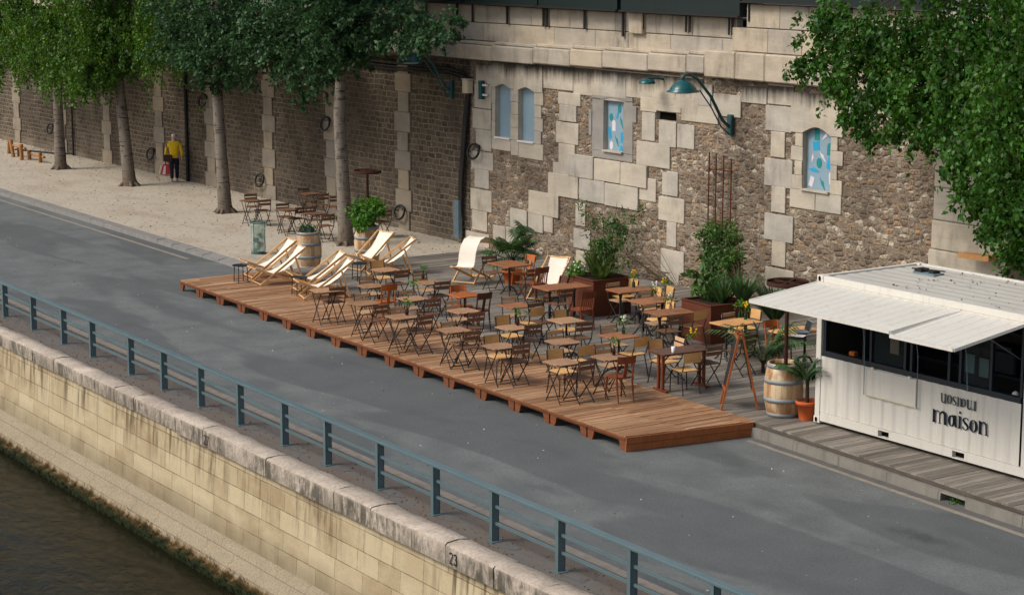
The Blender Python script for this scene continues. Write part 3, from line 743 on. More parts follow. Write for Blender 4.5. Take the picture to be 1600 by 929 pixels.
def window(h, shapes, base, sill=True):
    x0, z0, x1, z1 = h
    p = MB(); y = YW + D - .012
    p.box(((x0 + x1) / 2, y, (z0 + z1) / 2), (x1 - x0 - .004, .02, z1 - z0 - .004))
    w_ = p.build('window_panel', base, qw, off=qw.location); w_['label'] = 'painted blind window panel'
    for (kind, u, v, a, b, rot, mt) in shapes:      # in window fractions, sizes in metres
        a *= .72; b *= .8; q = MB(); cx, cz = lerp(x0, x1, u), lerp(z1, z0, v); pts = []
        if kind == 'e': pts = [(a * math.cos(2 * PI * k / 18), b * math.sin(2 * PI * k / 18)) for k in range(18)]
        elif kind == 'r': pts = [(-a, -b), (a, -b), (a, b), (-a, b)]
        elif kind == 'd': pts = [(-a, -b), (a, -b)] + [(a * math.cos(R(k)), b - a + a * math.sin(R(k))) for k in range(0, 181, 20)]
        elif kind == 'z': pts = [(-a, b), (-a * .1, b * .4), (a * .2, b * .5), (a, -b), (a * .4, -b * .7), (-a * .5, 0)]
        cr, sr = math.cos(R(rot)), math.sin(R(rot))
        pts = [(cx + u_ * cr - v_ * sr, cz + u_ * sr + v_ * cr) for u_, v_ in pts]
        q.prism(pts, 'y', y - .016, y - .0105)
        o = q.build('painted_shape', mt, w_, off=qw.location)
    if sill:
        s_ = MB(); s_.box(((x0 + x1) / 2, YW + .005, z0 + .02), (x1 - x0 - .01, .16, .04)); s_.build('sill', PLW if x0 > -46 and x0 < -43 else STONE, w_, off=qw.location)
    return w_
window(h1, [], BLUEP); window(h2, [], BLUEP)
window(h3, [('e', .62, .2, .1, .13, 0, AQ1), ('e', .2, .37, .1, .12, 0, AQ1), ('r', .52, .32, .04, .12, -20, AQ2), ('d', .34, .52, .1, .17, 0, AQ3), ('z', .72, .45, .1, .2, 0, AQ1), ('r', .14, .66, .07, .18, 12, AQ2), ('r', .76, .72, .08, .16, 0, AQ2), ('z', .5, .8, .1, .18, 5, AQ1), ('e', .22, .89, .1, .14, 0, AQ3), ('e', .72, .93, .08, .11, 0, AQ2)], BLUEP)
window(h4, [('d', .36, .12, .11, .17, 0, AQ1), ('z', .66, .13, .12, .15, -80, AQ3), ('r', .92, .13, .07, .16, 0, AQ1), ('r', .34, .3, .14, .12, 8, AQ2), ('d', .82, .33, .11, .17, 0, AQ1), ('z', .58, .46, .12, .16, 10, AQ3), ('z', .22, .49, .12, .1, -60, AQ3), ('e', .46, .56, .12, .14, 0, AQ1), ('r', .84, .55, .12, .16, -14, AQ2), ('z', .28, .68, .17, .17, 40, AQ2), ('d', .9, .77, .1, .17, 6, AQ3), ('r', .2, .86, .09, .14, -20, AQ3), ('z', .6, .88, .13, .18, 0, AQ1)], BLUEP)
# dressed stone blocks
ash = MB(); ashd = MB()
def tblk(r, t=.05, mb=None, f=None):    # stones framing a window must not cover it
    x0, z0, x1, z1 = r; t = (t - .022 if t > .03 else t) + rng.uniform(-.006, .006)
    x0 += rng.uniform(-.012, .012); x1 += rng.uniform(-.012, .012)
    (mb or ash).box(((x0 + x1) / 2, YW - t / 2, (z0 + z1) / 2), (x1 - x0 - .006, t, z1 - z0 - .006), bev=.01)
# corner pillar
for (x0, y0, x1, y1) in ((118, 265, 182, 345), (112, 345, 182, 445), (103, 447, 182, 530), (118, 532, 182, 620), (98, 622, 190, 695), (112, 697, 172, 775), (95, 777, 183, 865), (104, 867, 166, 950)): tblk(rect(C3, x0, y0, x1, y1))
tblk(rect(I, 728, 359, 765, 400))
# twin window surround built from jambs, pier, lintel, sill course
def arch_lintel(mb, h, ztop, x0, x1, rise=.1, t=.05):
    a, _, b, z1 = h; n = 8; pts = [(x0, z1 - rise), (a, z1 - rise)] + [(lerp(a, b, i / n), z1 - rise + rise * math.sin(PI * i / n) * .96) for i in range(1, n)] + [(b, z1 - rise), (x1, z1 - rise), (x1, ztop), (x0, ztop)]
    for i in range(len(pts)): pass
    # split into quads along the arch so the concave outline fills cleanly
    xs_ = [x0, a] + [lerp(a, b, i / n) for i in range(1, n)] + [b, x1]; zb = [z1 - rise, z1 - rise] + [z1 - rise + rise * math.sin(PI * i / n) * .96 for i in range(1, n)] + [z1 - rise, z1 - rise]
    for i in range(len(xs_) - 1):
        xa, xb = xs_[i], xs_[i + 1]
        mb.hexa([(xa, YW - t, zb[i]), (xb, YW - t, zb[i + 1]), (xb, YW + .1, zb[i + 1]), (xa, YW + .1, zb[i]), (xa, YW - t, ztop), (xb, YW - t, ztop), (xb, YW + .1, ztop), (xa, YW + .1, ztop)])
zc = 5.22; xa = W(*C3(184, 400))[0]; xb = W(*C3(397, 400))[0]; xm = (h1[2] + h2[0]) / 2
arch_lintel(ash, h1, zc, xa, xm - .004); arch_lintel(ash, h2, zc, xm + .004, xb)
def vstack(x0, x1, z0, z1, n, t=.05, jog=0, mb=None):
    for i in range(n):
        za, zb = lerp(z0, z1, i / n), lerp(z0, z1, (i + 1) / n); j = jog if i % 2 else 0
        tblk((x0 - (j if jog < 0 else 0) * 0, za, x1 + (j if jog > 0 else 0), zb), t + rng.uniform(-.006, .006), mb)
vstack(xa, h1[0], h1[1], h1[3] - .1, 3); vstack(h1[2], h2[0], h1[1], h1[3] - .1, 4); vstack(h2[2], xb - .1, h2[1], h2[3] - .1, 4, .05, .1)
tblk((xa, h1[1] - .32, h1[2], h1[1])); tblk((h1[2], h1[1] - .4, h2[0], h1[1])); tblk((h2[0], h2[1] - .42, xb, h2[1]))
# frieze course below the cornice
fx = xb; k = 0
while fx < -37.3:
    w_ = rng.uniform(.85, 1.35); zl = 4.66 - .07 * ((k * 7) % 3); tblk((fx, zl, min(fx + w_, -37.2), 5.3), .045); fx += w_; k += 1
# pilaster of blocks
for (x0, y0, x1, y1) in ((460, 380, 552, 432), (466, 432, 536, 500), (450, 502, 545, 590), (461, 592, 530, 680)): tblk(rect(C3, x0, y0, x1, y1))
# rendered window surround
pl = MB(); a = rect(C3, 600, 392, 768, 650)
arch_lintel(pl, h3, a[3], a[0], a[2], .05, .035)
tblk((a[0], h3[1], h3[0], h3[3] - .052), .035, pl); tblk((h3[2], h3[1], a[2], h3[3] - .052), .035, pl); tblk((a[0], a[1], a[2], h3[1] - .002), .035, pl)
tblk((a[0] - .14, h3[1] + .35, a[0], h3[1] + 1.0), .03, pl); tblk((a[2], h3[1] + .8, a[2] + .16, h3[1] + 1.2), .03, pl)
pl.build('window_render', PLASTER, qw, off=qw.location)
for (x0, y0, x1, y1) in ((800, 402, 868, 460), (855, 402, 970, 458), (805, 462, 860, 580), (972, 408, 1125, 500), (877, 498, 950, 605), (952, 512, 1025, 612), (785, 582, 925, 682)): tblk(rect(C3, x0, y0, x1, y1), .05)
# remains of the stair: stepped courses
for (x0, y0, x1, y1, t) in ((505, 634, 610, 728, .09), (612, 655, 720, 745, .085), (722, 672, 832, 765, .09), (437, 670, 503, 720, .05), (420, 712, 546, 805, .08), (549, 735, 654, 828, .07), (656, 756, 795, 850, .075), (340, 786, 465, 882, .08), (265, 860, 335, 940, .08), (337, 872, 400, 955, .07), (402, 884, 440, 960, .06), (910, 708, 956, 802, .05), (885, 810, 980, 905, .05)): tblk(rect(C3, x0, y0, x1, y1), t)
for (x0, y0, x1, y1) in ((172, 384, 280, 520), (282, 400, 412, 590), (876, 195, 962, 392), (858, 412, 1002, 580), (880, 600, 968, 760), (800, 30, 905, 110)): tblk(rect(Z5, x0, y0, x1, y1), .055)
for (x0, y0, x1, y1) in ((1036, 268, 1060, 304), (1030, 306, 1070, 343), (1042, 345, 1058, 384), (1034, 387, 1070, 424), (1046, 426, 1062, 452), (1000, 276, 1026, 312)): tblk(rect(I, x0, y0, x1, y1), .05)
# right pillar and its frieze
for (x0, y0, x1, y1) in ((97, 338, 182, 420), (115, 422, 162, 505), (95, 507, 184, 597), (117, 599, 162, 682), (95, 684, 186, 770), (118, 772, 162, 855), (97, 857, 188, 930), (110, 935, 160, 1000), (97, 1003, 188, 1080), (105, 268, 190, 335), (20, 275, 103, 330), (-70, 300, 18, 372), (-120, 270, -72, 340)): tblk(rect(C4, x0, y0, x1, y1), .055)
a = rect(C4, 183, 345, 346, 690); zt = W(*C4(183, 296))[1]
arch_lintel(ash, h4, zt, a[0], a[2], .16)
zj = h4[3] - .16
for i in range(4):
    za, zb = lerp(h4[1], zj, i / 4), lerp(h4[1], zj, (i + 1) / 4)
    tblk((a[0] + (.12 if i % 2 else 0), za, h4[0], zb)); tblk((h4[2], za, a[2] - (0 if i % 2 == 0 else .16), zb))
tblk((a[0], h4[1] - .42, lerp(a[0], a[2], .5), h4[1])); tblk((lerp(a[0], a[2], .5), h4[1] - .42, a[2], h4[1]))
fx = a[2]
while fx < -29.3: tblk((fx, 4.75, min(fx + 1.0, -29.3), 5.25)); fx += 1.0
# toothed pilasters of the dark wall, each with the stones alternately wide
pil = MB()
for pxx in (-114, -109.5, -105, -100.6, -96, -91, -86, -81.2, -76.4, -72.06, -67.45, -63.3, -59.1, -55.0, -50.75):
    z = .08; k = rng.randint(0, 1)
    while z < 4.75:
        hh = rng.uniform(.5, .62); w_ = .86 if k % 2 else .58
        pil.box((pxx + rng.uniform(-.03, .03), YW - .02, z + hh / 2), (w_, .05 + rng.uniform(0, .02), hh - .008), bev=.01); z += hh; k += 1
    pil.box((pxx, YW - .02, (z + 5.1) / 2), (.7, .05, 5.1 - z - .01))
pil.build('toothed_pilasters', DIRTY, qw, off=qw.location)
ash.build('dressed_stone', STONE, qw, off=qw.location)
# pier at far right with plinth courses
m = MB()
def halfoct(x0, x1, d, z0, z1):
    c = (x1 - x0) * .22
    m.hexa([(x0, YW + .05, z0), (x0 + .02, YW - d * .75, z0), (x1 - .02, YW - d * .75, z0), (x1, YW + .05, z0), (x0, YW + .05, z1), (x0 + .02, YW - d * .75, z1), (x1 - .02, YW - d * .75, z1), (x1, YW + .05, z1)])
for i, (z0, z1, e) in enumerate(((.2, 1.2, .06), (1.21, 2.28, .06), (2.29, 2.88, .02), (2.89, 3.55, .0), (3.56, 4.2, .0), (4.21, 4.75, .0), (4.76, 5.24, .0))):
    halfoct(-29.45 - e, -27.4 + e, .55 + e, z0, z1)
m.build('pier', STONE, qw, off=qw.location, bevel=.03)
# cornice: lower piece at left, stepped up at right
c1 = MB(); x = -62.
while x < -37.02:
    w_ = rng.uniform(1.3, 2.0); xe = min(x + w_, -37.0); dz = (x + 46) * .018
    c1.box(((x + xe) / 2, YW - .02, 5.47 + dz), (xe - x - .006, .42, .42), bev=.03); c1.box(((x + xe) / 2, YW + .02, 5.73 + dz), (xe - x - .006, .28, .09), bev=.02); x = xe
x = -36.98
while x < 8:
    w_ = rng.uniform(1.0, 1.6); c1.box((x + w_ / 2, YW - .03, 5.66), (w_ - .006, .46, .62), bev=.03); x += w_
c1.build('cornice', STONE2, qw, off=qw.location)
c2 = MB(); x = XL
while x < -62.0:
    xe = min(x + 2, -62.0); c2.box(((x + xe) / 2, YW - .02, 5.35), (xe - x - .008, .42, .42), bev=.03); x = xe
c2.build('left_cornice', DIRTY, qw, off=qw.location)
p_ = MB()
for row, (z0, z1) in enumerate(((5.76, 6.24), (6.25, 6.72))):
    x = XL + row * .6
    while x < -36.2:
        w_ = rng.uniform(1.3, 2.4); xe = min(x + w_, -36.2); p_.box(((x + xe) / 2, YW + .16, (z0 + z1) / 2), (xe - x - .006, .2 + rng.uniform(0, .02), z1 - z0 - .006), bev=.015); x = xe
for row, (z0, z1, xs_) in enumerate(((5.98, 6.52, -36.19), (6.53, 7.06, -35.7))):
    x = xs_
    while x < 8:
        w_ = rng.uniform(.9, 1.4); p_.box((x + w_ / 2, YW + .06, (z0 + z1) / 2), (w_ - .006, .3, z1 - z0 - .006), bev=.015); x += w_
a = rect(C3, 757, 25, 812, 100); p_.box(((a[0] + a[2]) / 2, YW + .02, 6.48), (a[2] - a[0], .16, .52), bev=.02)
p_.build('parapet', STONE2, qw, off=qw.location)

# booksellers' boxes on the parapet
for k, (x0, x1) in enumerate(((-58.5, -54.4), (-54.2, -50.3), (-50.1, -47.3), (-47.15, -43.75), (-43.68, -40.35), (-40.2, -35.78), (-35.7, -33.0), (-32.9, -30.0))):
    z = 6.74 if k < 6 else 7.08
    lab = ['far left end of the row in the foliage', 'second from the left end behind foliage', 'last one behind leaves before the open parapet', 'first clear of the leaves, above the twin blue windows', 'above the rubble pilaster, between iron straps', 'above the small middle painted window', 'above the green wall lamp', 'at right end above the arched window'][k]
    t = thing('bookseller_box', ((x0 + x1) / 2, YW + .1, z), 'dark green box on the parapet, ' + lab, 'box', 'green boxes along the parapet')
    m = MB(); m.box(((x0 + x1) / 2, YW + .12, z + .3), (x1 - x0, .7, .5)); m.build('chest', GREENBOX, t, off=t.location)
    m = MB(); m.box(((x0 + x1) / 2, YW + .1, z + .03), (x1 - x0 + .02, .78, .045)); m.build('base_rail', BLACK, t, off=t.location)
    for fx in ([-47.12, -45.45, -43.78] if k == 3 else [-43.62, -41.99, -40.4] if k == 4 else [-39.6, -37.96, -37.82, -36.4, -36.28] if k == 5 else [-35.6, -33.2] if k == 6 else [x0 + .6, x1 - .6]):
        L_ = .5 if k < 5 else .42
        if fx == -40.4: L_ = .62
        m = MB(); w_ = .07 if L_ > .45 else .045
        yf = YW - .02 if z < 7 else YW - .115
        m.box((fx, yf + .015, z - L_ / 2 + .01), (w_, .03, L_)); m.build('strap', BLACK, t, off=t.location)

# ------------------------------------------------------------------ wall fittings
rings = [(83, 201, 'low behind the leftmost tree trunk'), (240, 240, 'low beside the walking person'), (322, 157, 'high behind the third tree trunk'), (411, 281, 'low behind the sand terrace tables'), (514, 193, 'high left of the birch trunk'), (630, 331, 'low right of the leafy barrel'), (746, 236, 'on the pale corner beside the drainpipe')]
proto = None
for px, py, d in rings:
    x, z = W(px, py); lab = 'black iron mooring ring hanging on the stone wall, ' + d; y = YW - .06
    if proto is None:
        proto = thing('mooring_ring', (x, y, z), lab, 'mooring ring', 'mooring rings on the quay wall')
        m = MB(); m.tube([(.215 * math.cos(a_ / 20 * 2 * PI) * (1.25 if 1 else 1), -.08 + .05 * math.sin(a_ / 20 * 2 * PI), .2 * math.sin(a_ / 20 * 2 * PI)) for a_ in range(21)], .034, 8, False); m.build('ring', BLACK, proto)
        m = MB(); m.tube([(.14, .07, .12), (.14, -.07, .12)], .035, 8); m.lathe([(.07, 0), (.06, .03), (.0, .04)], (.14, .03, .12), 10, mat=Matrix.Rotation(R(90), 3, 'X')); m.build('staple', BLACK, proto)
    else: dup(proto, (x, y, z), 0, lab)

def shade_profile(r): return [(r * 1.0, -.02), (r * 1.0, .0), (r * .84, .03), (r * .83, .05), (r * .76, .09), (r * .6, .16), (r * .38, .215), (r * .16, .24), (r * .1, .3)]
def wall_lamp(px, pz, arm_len, sz, lab, s=1.0, dx=0.):
    t = thing('wall_lamp', (px, YW - .07, pz), lab, 'lamp', 'green lamps on the quay wall')
    m = MB(); m.box((0, 0, 0), (.16, .1, .48), bev=.015); m.build('wall_plate', ARMG, t)
    Y = -arm_len; zt = sz - pz + .33
    m = MB(); m.tube([(0, -.02, -.05), (dx * .2, Y * .17, .12), (dx * .4, Y * .42, zt * .58), (dx * .7, Y * .7, zt * .93), (dx * .9, Y * .88, zt * 1.04), (dx, Y * .98, zt * 1.02), (dx, Y * 1.03, zt * .96), (dx, Y * 1.0, zt - .08)], [.04, .04, .036, .034, .034, .036, .045, .045], 8); m.build('arm', ARMG, t)
    m = MB(); m.tube([(0, -.02, -.22), (dx * .2, Y * .2, -.02), (dx * .3, Y * .4, zt * .35), (dx * .5, Y * .66, zt * .72)], .016, 6); m.tube([(dx * .3, Y * .42, zt * .4), (dx * .4, Y * .43, zt * .6)], .012, 6); m.build('stay', ARMG, t)
    m = MB(); m.lathe(shade_profile(.37), (dx, Y, zt - .33), 24); m.build('shade', LAMPG, t)
    m = MB(); m.lathe([(.0, -.06), (.2, -.05), (.3, -.02)], (dx, Y, zt - .33), 18, False); m.build('diffuser', CREAM, t)
    return t
wall_lamp(-36.21, 4.28, 1.42, 5.12, 'green enamel lamp on a long swan neck bracket beside the rusty trellis')
wall_lamp(-48.12, 4.36, 1.3, 5.18, 'dark green lamp on a swan neck bracket half hidden by the dangling leaves')
t = thing('wall_lamp', (-38.75, YW - .1, 5.12), 'small green lamp shade on a short stub right under the cornice', 'lamp', 'green lamps on the quay wall')
m = MB(); m.lathe([(.2, -.03), (.2, 0), (.15, .05), (.08, .08), (.03, .09)], (-.1, -.35, 0), 18); m.build('shade', LAMPG, t)
m = MB(); m.tube([(0, .1, .06), (-.02, -.15, .1), (-.1, -.35, .1)], .03, 6); m.build('bracket', ARMG, t)
t = thing('wall_bracket', (-46.52, YW - .12, 4.45), 'teal steel plate on two white stubs left of the twin blue windows', 'bracket')
m = MB(); m.box((0, 0, 0), (.14, .12, .5), bev=.01); m.build('plate', LAMPG, t)
for z in (.13, -.13):
    m = MB(); m.tube([(.07, 0, z), (.26, .02, z)], .03, 8); m.build('stub', PLW, t)
t = thing('drainpipe', (-47.6, YW - .1, .27), 'black cable pipe climbing the wall corner with a grey metal guard at its foot', 'pipe')
m = MB()
for o_ in (0, .09, .17): m.tube([(-.12 + o_ * .6, 0, 0), (-.02 + o_ * .6, -.01, 1.6), (.2 + o_ * .7, 0, 3.4), (.38 + o_ * .5, .0, 4.25), (.42 + o_ * .5, 0, 4.5)], .045, 7)
m.build('pipe', PIPE, t)
m = MB(); m.box((-.06, -.06, .52), (.24, .14, 1.05)); m.box((-.1, -.135, .52), (.02, .03, 1.05)); m.box((.0, -.135, .52), (.02, .03, 1.05)); m.build('guard', ZINC, t, bevel=.01)
t2 = MB(); t2.box((-47.2, YW - .12, 4.5), (.26, .2, .36), bev=.015); t2.box((-47.2, YW - .12, 4.7), (.29, .22, .03))
o = t2.build('junction_box', CREAM, off=Vector((-47.2, YW, 4.3))); tag(o, 'cream junction box on the wall on top of the black pipe', 'box')
m = MB()
for i, z in enumerate((4.98, 4.88, 4.8)): m.tube([(-58, YW - .05, z - .1), (-54.4, YW - .06, z - .03), (-51, YW - .06, z - .05), (-48.2, YW - .06, z - .02), (-47.5, YW - .07, z - .1), (-47.25 + .06 * i, YW - .07, 4.6)], .03, 6)
o = m.build('cable_bundle', PIPE, off=Vector((-52, YW, 4.8))); tag(o, 'bundle of black cables strung along the wall under the cornice', 'cable')
for (px, y0, y1, d) in ((117, 40, 235, 'thin black downpipe on the wall right of the leftmost trunk'), (296, 40, 276, 'thick black downpipe on the wall right of the walking person')):
    x, z = W(px, y1); m = MB(); m.tube([(x, YW - .07, .12), (x, YW - .07, 5.2)], .04 if px < 200 else .06, 8)
    for zz in (1., 2.6, 4.2): m.tube([(x, YW - .07, zz), (x, YW - .07, zz + .05)], .06 if px < 200 else .08, 8)
    if px < 200: m.tube([(x, YW - .07, .2), (x - .6, YW - .4, .16), (x - 3.2, YW - 1.2, .15)], .04, 6)
    o = m.build('downpipe', PIPE, off=Vector((x, YW, .12))); tag(o, d, 'pipe')
t = thing('trellis', (-36.5, YW - .08, 1.1), 'rusty steel rod trellis on the rubble wall above the climbing plant', 'trellis')
for i, x in enumerate((-.39, -.14, .13, .4)):
    m = MB(); m.tube([(x, -.05 + .02 * (i % 2), 0), (x + .015, -.05, 2.5 - .03 * i)], .018, 6); m.build('rod', CORTEN, t)
for z in (.9, 2.1):
    m = MB(); m.tube([(-.43, -.02, z), (.46, -.02, z + .02)], .018, 6); m.build('cross_rod', CORTEN, t)

# ------------------------------------------------------------------ kiosk in a white container
KO = Vector((-25.72, 23.99, FZ + .02))
kq = thing('container_kiosk', KO, 'white shipping container kiosk with raised awnings over a long dark serving window', 'kiosk')
KL, KW, KH = 6.06, 2.44, 2.59
def kb(name, mb, mat, par=None, bevel=0):
    o = mb.build(name, mat, par or kq, bevel=bevel); return o
def corr(n0, n1, pitch=.278, depth=.03, start=0):   # corrugated profile as (distance, depth)
    pts = []; s_ = n0
    while s_ < n1:
        for a_, d_ in ((0, 0), (.08, 0), (.13, depth), (.2, depth), (.25, 0)):
            if s_ + a_ < n1: pts.append((s_ + a_, d_))
        s_ += pitch
    pts.append((n1, 0)); return pts
m = MB()
pr = corr(.13, KL - .13, .278, .022)
def xwall(mb, x0, x1, z0, z1, y, sgn, depth=.018):
    p = corr(x0, x1, .278, depth); mb.sheet([[(a_, y + sgn * d_, z0) for a_, d_ in p], [(a_, y + sgn * d_, z1) for a_, d_ in p]], smooth=False)
    for v in range(0): pass
xwall(m, .13, 4.62, .2, 1.19, .02, 1); kb('front_panel', m, WHITE)
m = MB(); xwall(m, 4.66, KL - .13, .2, 2.44, .02, 1); kb('front_panel', m, WHITE)
m = MB(); xwall(m, .13, KL - .13, .2, 2.44, KW - .02, -1); kb('back_panel', m, WHITE)
for x, sg in ((.02, 1), (KL - .02, -1)):
    m = MB(); p = corr(.13, KW - .13); m.sheet([[(x + sg * d_, a_, .2) for a_, d_ in p], [(x + sg * d_, a_, 2.44) for a_, d_ in p]], smooth=False); kb('end_panel', m, WHITE)
m = MB(); p = corr(.1, KW - .1, .28, .008); m.sheet([[(.1, a_, KH - .03 - d_) for a_, d_ in p], [(KL - .1, a_, KH - .03 - d_) for a_, d_ in p]], smooth=False); kb('roof', m, ROOF)
m = MB(); m.box((KL / 2, KW / 2, .17), (KL - .1, KW - .1, .06)); m.box((KL / 2, KW - .14, 1.3), (KL - .2, .03, 2.3)); m.box((KL / 2, KW / 2, 2.46), (KL - .2, KW - .2, .03)); m.box((.16, KW / 2, 1.3), (.03, KW - .3, 2.3)); m.box((KL - .16, KW / 2, 1.3), (.03, KW - .3, 2.3)); kb('lining', m, INSIDE)
for x in (.065, KL - .065):
    for y in (.065, KW - .065):
        m = MB(); m.box((x, y, KH / 2), (.12, .12, KH - .24)); kb('corner_post', m, WHITE, bevel=.008)
        for z in (.06, KH - .06):
            m = MB(); m.box((x + (.003 if x < 1 else -.003), y + (.003 if y < 1 else -.003), z), (.15, .15, .12)); c = kb('corner_casting', m, WHITE, bevel=.01)
            if y < 1:
                m = MB(); m.prism([(.028 * math.cos(k * PI / 6), .045 * math.sin(k * PI / 6)) for k in range(12)], 'y', 0, .006, xf=lambda v, x=x, z=z: Vector((v.x + x, v.y - .0165, v.z + z))); kb('casting_hole', m, VOID, c)
m = MB()
for a_, b_ in ((.141, 1.56), (1.81, 3.24), (3.5, KL - .141)): m.box(((a_ + b_) / 2, .05, .12), (b_ - a_, .09, .15))
for a_, b_ in ((1.56, 1.81), (3.24, 3.5)): m.box(((a_ + b_) / 2, .05, .18), (b_ - a_, .088, .028)); m.box(((a_ + b_) / 2, .05, .052), (b_ - a_, .088, .016))
m.box((KL / 2, KW - .05, .12), (KL - .29, .09, .15)); kb('bottom_rail', m, WHITE, bevel=.004)
for a_, b_ in ((1.56, 1.81), (3.24, 3.5)):
    m = MB(); m.box(((a_ + b_) / 2, .11, .11), (b_ - a_ + .02, .02, .13)); kb('fork_pocket', m, VOID)
m = MB(); m.box((KL / 2, .05, KH - .06), (KL - .29, .09, .11)); m.box((KL / 2, KW - .05, KH - .06), (KL - .29, .09, .11)); m.box((.05, KW / 2, KH - .06), (.09, KW - .29, .11)); m.box((KL - .05, KW / 2, KH - .06), (.09, KW - .29, .11)); kb('top_rail', m, WHITE, bevel=.006)
# serving window: frame, panes, counter
m = MB(); m.box((2.37, .075, 1.235), (4.46, .1, .09)); m.box((2.37, .075, 2.42), (4.46, .1, .05)); kb('window_frame', m, DKFRAME, bevel=.004)
for x in (.17, 1.12, 1.28, 2.08, 2.22, 3.06, 3.3, 3.95, 4.58):
    m = MB(); m.box((x, .08, 1.84), (.05, .06, 1.12)); kb('mullion', m, DKFRAME)
for a_, b_ in ((1.3, 2.06), (3.32, 3.93)):
    m = MB(); m.box(((a_ + b_) / 2, .085, 1.84), (b_ - a_, .008, 1.1)); kb('window_pane', m, PANE)
m = MB(); m.box((2.37, .37, 1.15), (4.4, .45, .04)); m.box((2.4, KW - .5, 1.1), (4.4, .6, .05)); kb('counter', m, DKFRAME)
m = MB(); m.box((2.4, KW - .3, 1.75), (4.2, .25, .03)); m.box((2.4, KW - .3, 2.1), (4.2, .25, .03)); kb('shelf', m, DKFRAME)
# awnings hinged at the top edge
def awning(x0, x1, zo, yo=-1.54):
    zh, yh_ = 2.47, -.015; n = MB(); p = corr(x0 + .03, x1 - .03, .24, .02)
    nrm = Vector((0, zh - zo, yh_ - yo)).normalized() * -1
    def P(a_, t_, d_): v = Vector((a_, lerp(yh_, yo, t_), lerp(zh, zo, t_))) ; return v + Vector((0, nrm.y, nrm.z)) * d_
    n.sheet([[P(a_, .02, d_) for a_, d_ in p], [P(a_, .98, d_) for a_, d_ in p]], smooth=False); n.sheet([[P(a_, .02, d_ + .006) for a_, d_ in p], [P(a_, .98, d_ + .006) for a_, d_ in p]], smooth=False)
    o = kb('awning', n, WHITE)
    e = MB()
    for q0, q1 in ((P(x0, 0, .02), P(x0, 1, .02)), (P(x1, 0, .02), P(x1, 1, .02)), (P(x0, 1, .02), P(x1, 1, .02)), (P(x0, 0, .02), P(x1, 0, .02))): e.bar(q0, q1, .045, .05)
    kb('awning_frame', e, WHITE, o)
awning(.02, 3.31, 2.305); awning(3.34, 4.66, 2.25, -1.56)
for x in (.1, 3.2, 4.6):
    m = MB(); m.tube([(x, -.02, 1.9), (x, -.8, 2.34)], .012, 6); kb('awning_stay', m, DKFRAME)
# folded shelf and its hanging rods
m = MB(); m.box((1.84, .0, .95), (1.14, .02, .45)); s_ = kb('folding_shelf', m, WHITE, bevel=.006)
for x in (1.22, 2.45):
    m = MB(); m.tube([(x, -.016, .71), (x, -.03, 1.6), (x, -.2, 2.4)], .007, 6); kb('hanging_rod', m, ZINC)
m = MB(); m.tube([(3.55, -.03, 1.2), (3.55, -.08, 1.8), (3.55, -.3, 2.4)], .009, 6); kb('hanging_rod', m, ZINC)
for x in (1.42, 2.28):
    m = MB(); m.box((x, -.03, 1.2), (.06, .03, .03)); kb('hinge', m, PLW, s_)
m = MB(); m.bar((1.24, -.014, .72), (2.44, -.014, .72), .012, .02); kb('shelf_lip', m, CREAM, s_)
# lettering
def ell(cx, cy, rx, ry, thick, thin, n=20): p = arc(cx, cy, rx, ry, 0, 360, n); return p, [lerp(thin, thick, abs(math.cos(2 * PI * i / n)) ** 1.5) for i in range(n + 1)]
GL = {}
GL['m'] = (1.32, [([(.14, 1.0), (.14, 0)], .2), ([(.02, 1.0), (.2, .97)], .09), ([(.02, .035), (.28, .035)], .07), ([(.2, .72)] + arc(.42, .72, .2, .26, 170, 20, 8) + [(.62, .04)], [.05] * 3 + [.07] * 5 + [.06] * 2), ([(.54, .03), (.7, .03)], .06), ([(.64, .72)] + arc(.86, .72, .2, .26, 170, 10, 8) + [(1.08, .04)], [.05] * 3 + [.1, .14, .18, .2, .2, .2, .2, .2]), ([(.98, .035), (1.24, .035)], .07)])
GL['a'] = (.8, [ell(.28, .46, .2, .42, .17, .06), ([(.56, .95), (.58, .3), (.66, .04), (.74, .08)], [.17, .17, .12, .05]), ([(.3, .9), (.56, .94)], .06)])
GL['i'] = (.34, [([(.16, 1.0), (.16, 0)], .16), ([(.04, .97), (.18, .97)], .07), ([(.05, .035), (.28, .035)], .07)])
GL['s'] = (.62, [([(.5, .8), (.46, .92), (.3, .97), (.14, .9), (.1, .74), (.22, .58), (.38, .46), (.5, .28), (.44, .1), (.28, .02), (.12, .08), (.07, .24)], [.05, .06, .06, .08, .12, .17, .18, .14, .09, .06, .06, .07])])
GL['o'] = (.72, [ell(.32, .48, .24, .46, .2, .06)])
GL['n'] = (.86, [([(.14, 1.0), (.14, 0)], .2), ([(.02, 1.0), (.2, .97)], .09), ([(.02, .035), (.3, .035)], .07), ([(.2, .72)] + arc(.42, .72, .2, .26, 170, 10, 8) + [(.66, .04)], [.05] * 3 + [.07, .09, .11, .12, .12, .12, .12, .12]), ([(.54, .035), (.78, .035)], .07)])
def word(txt, x0, width, z0, xh, flip, mat, dot):
    tot = sum(GL[c][0] for c in txt); sx = width / tot; m = MB(); cx = 0
    for ch in txt:
        adv, sts = GL[ch]
        for pts, w_ in sts:
            f = lambda u, v, t, cx=cx: (x0 + ((tot - (u + cx)) if flip else (u + cx)) * sx, .012 - t - .004, z0 + (1 - v if flip else v) * xh)
            # stroke widths are in x-height units
            ribbon(m, [(u, v) for u, v in pts], w_, f, .006)
        if ch == 'i' and dot: ribbon(m, [(.1, 1.28), (.24, 1.28)], .17, lambda u, v, t, cx=cx: (x0 + (u + cx) * sx, .008 - t, z0 + v * xh), .006)
        cx += adv
    return kb('lettering', m, mat)
word('maison', 2.78, 1.22, .555, .205, False, INK, True)
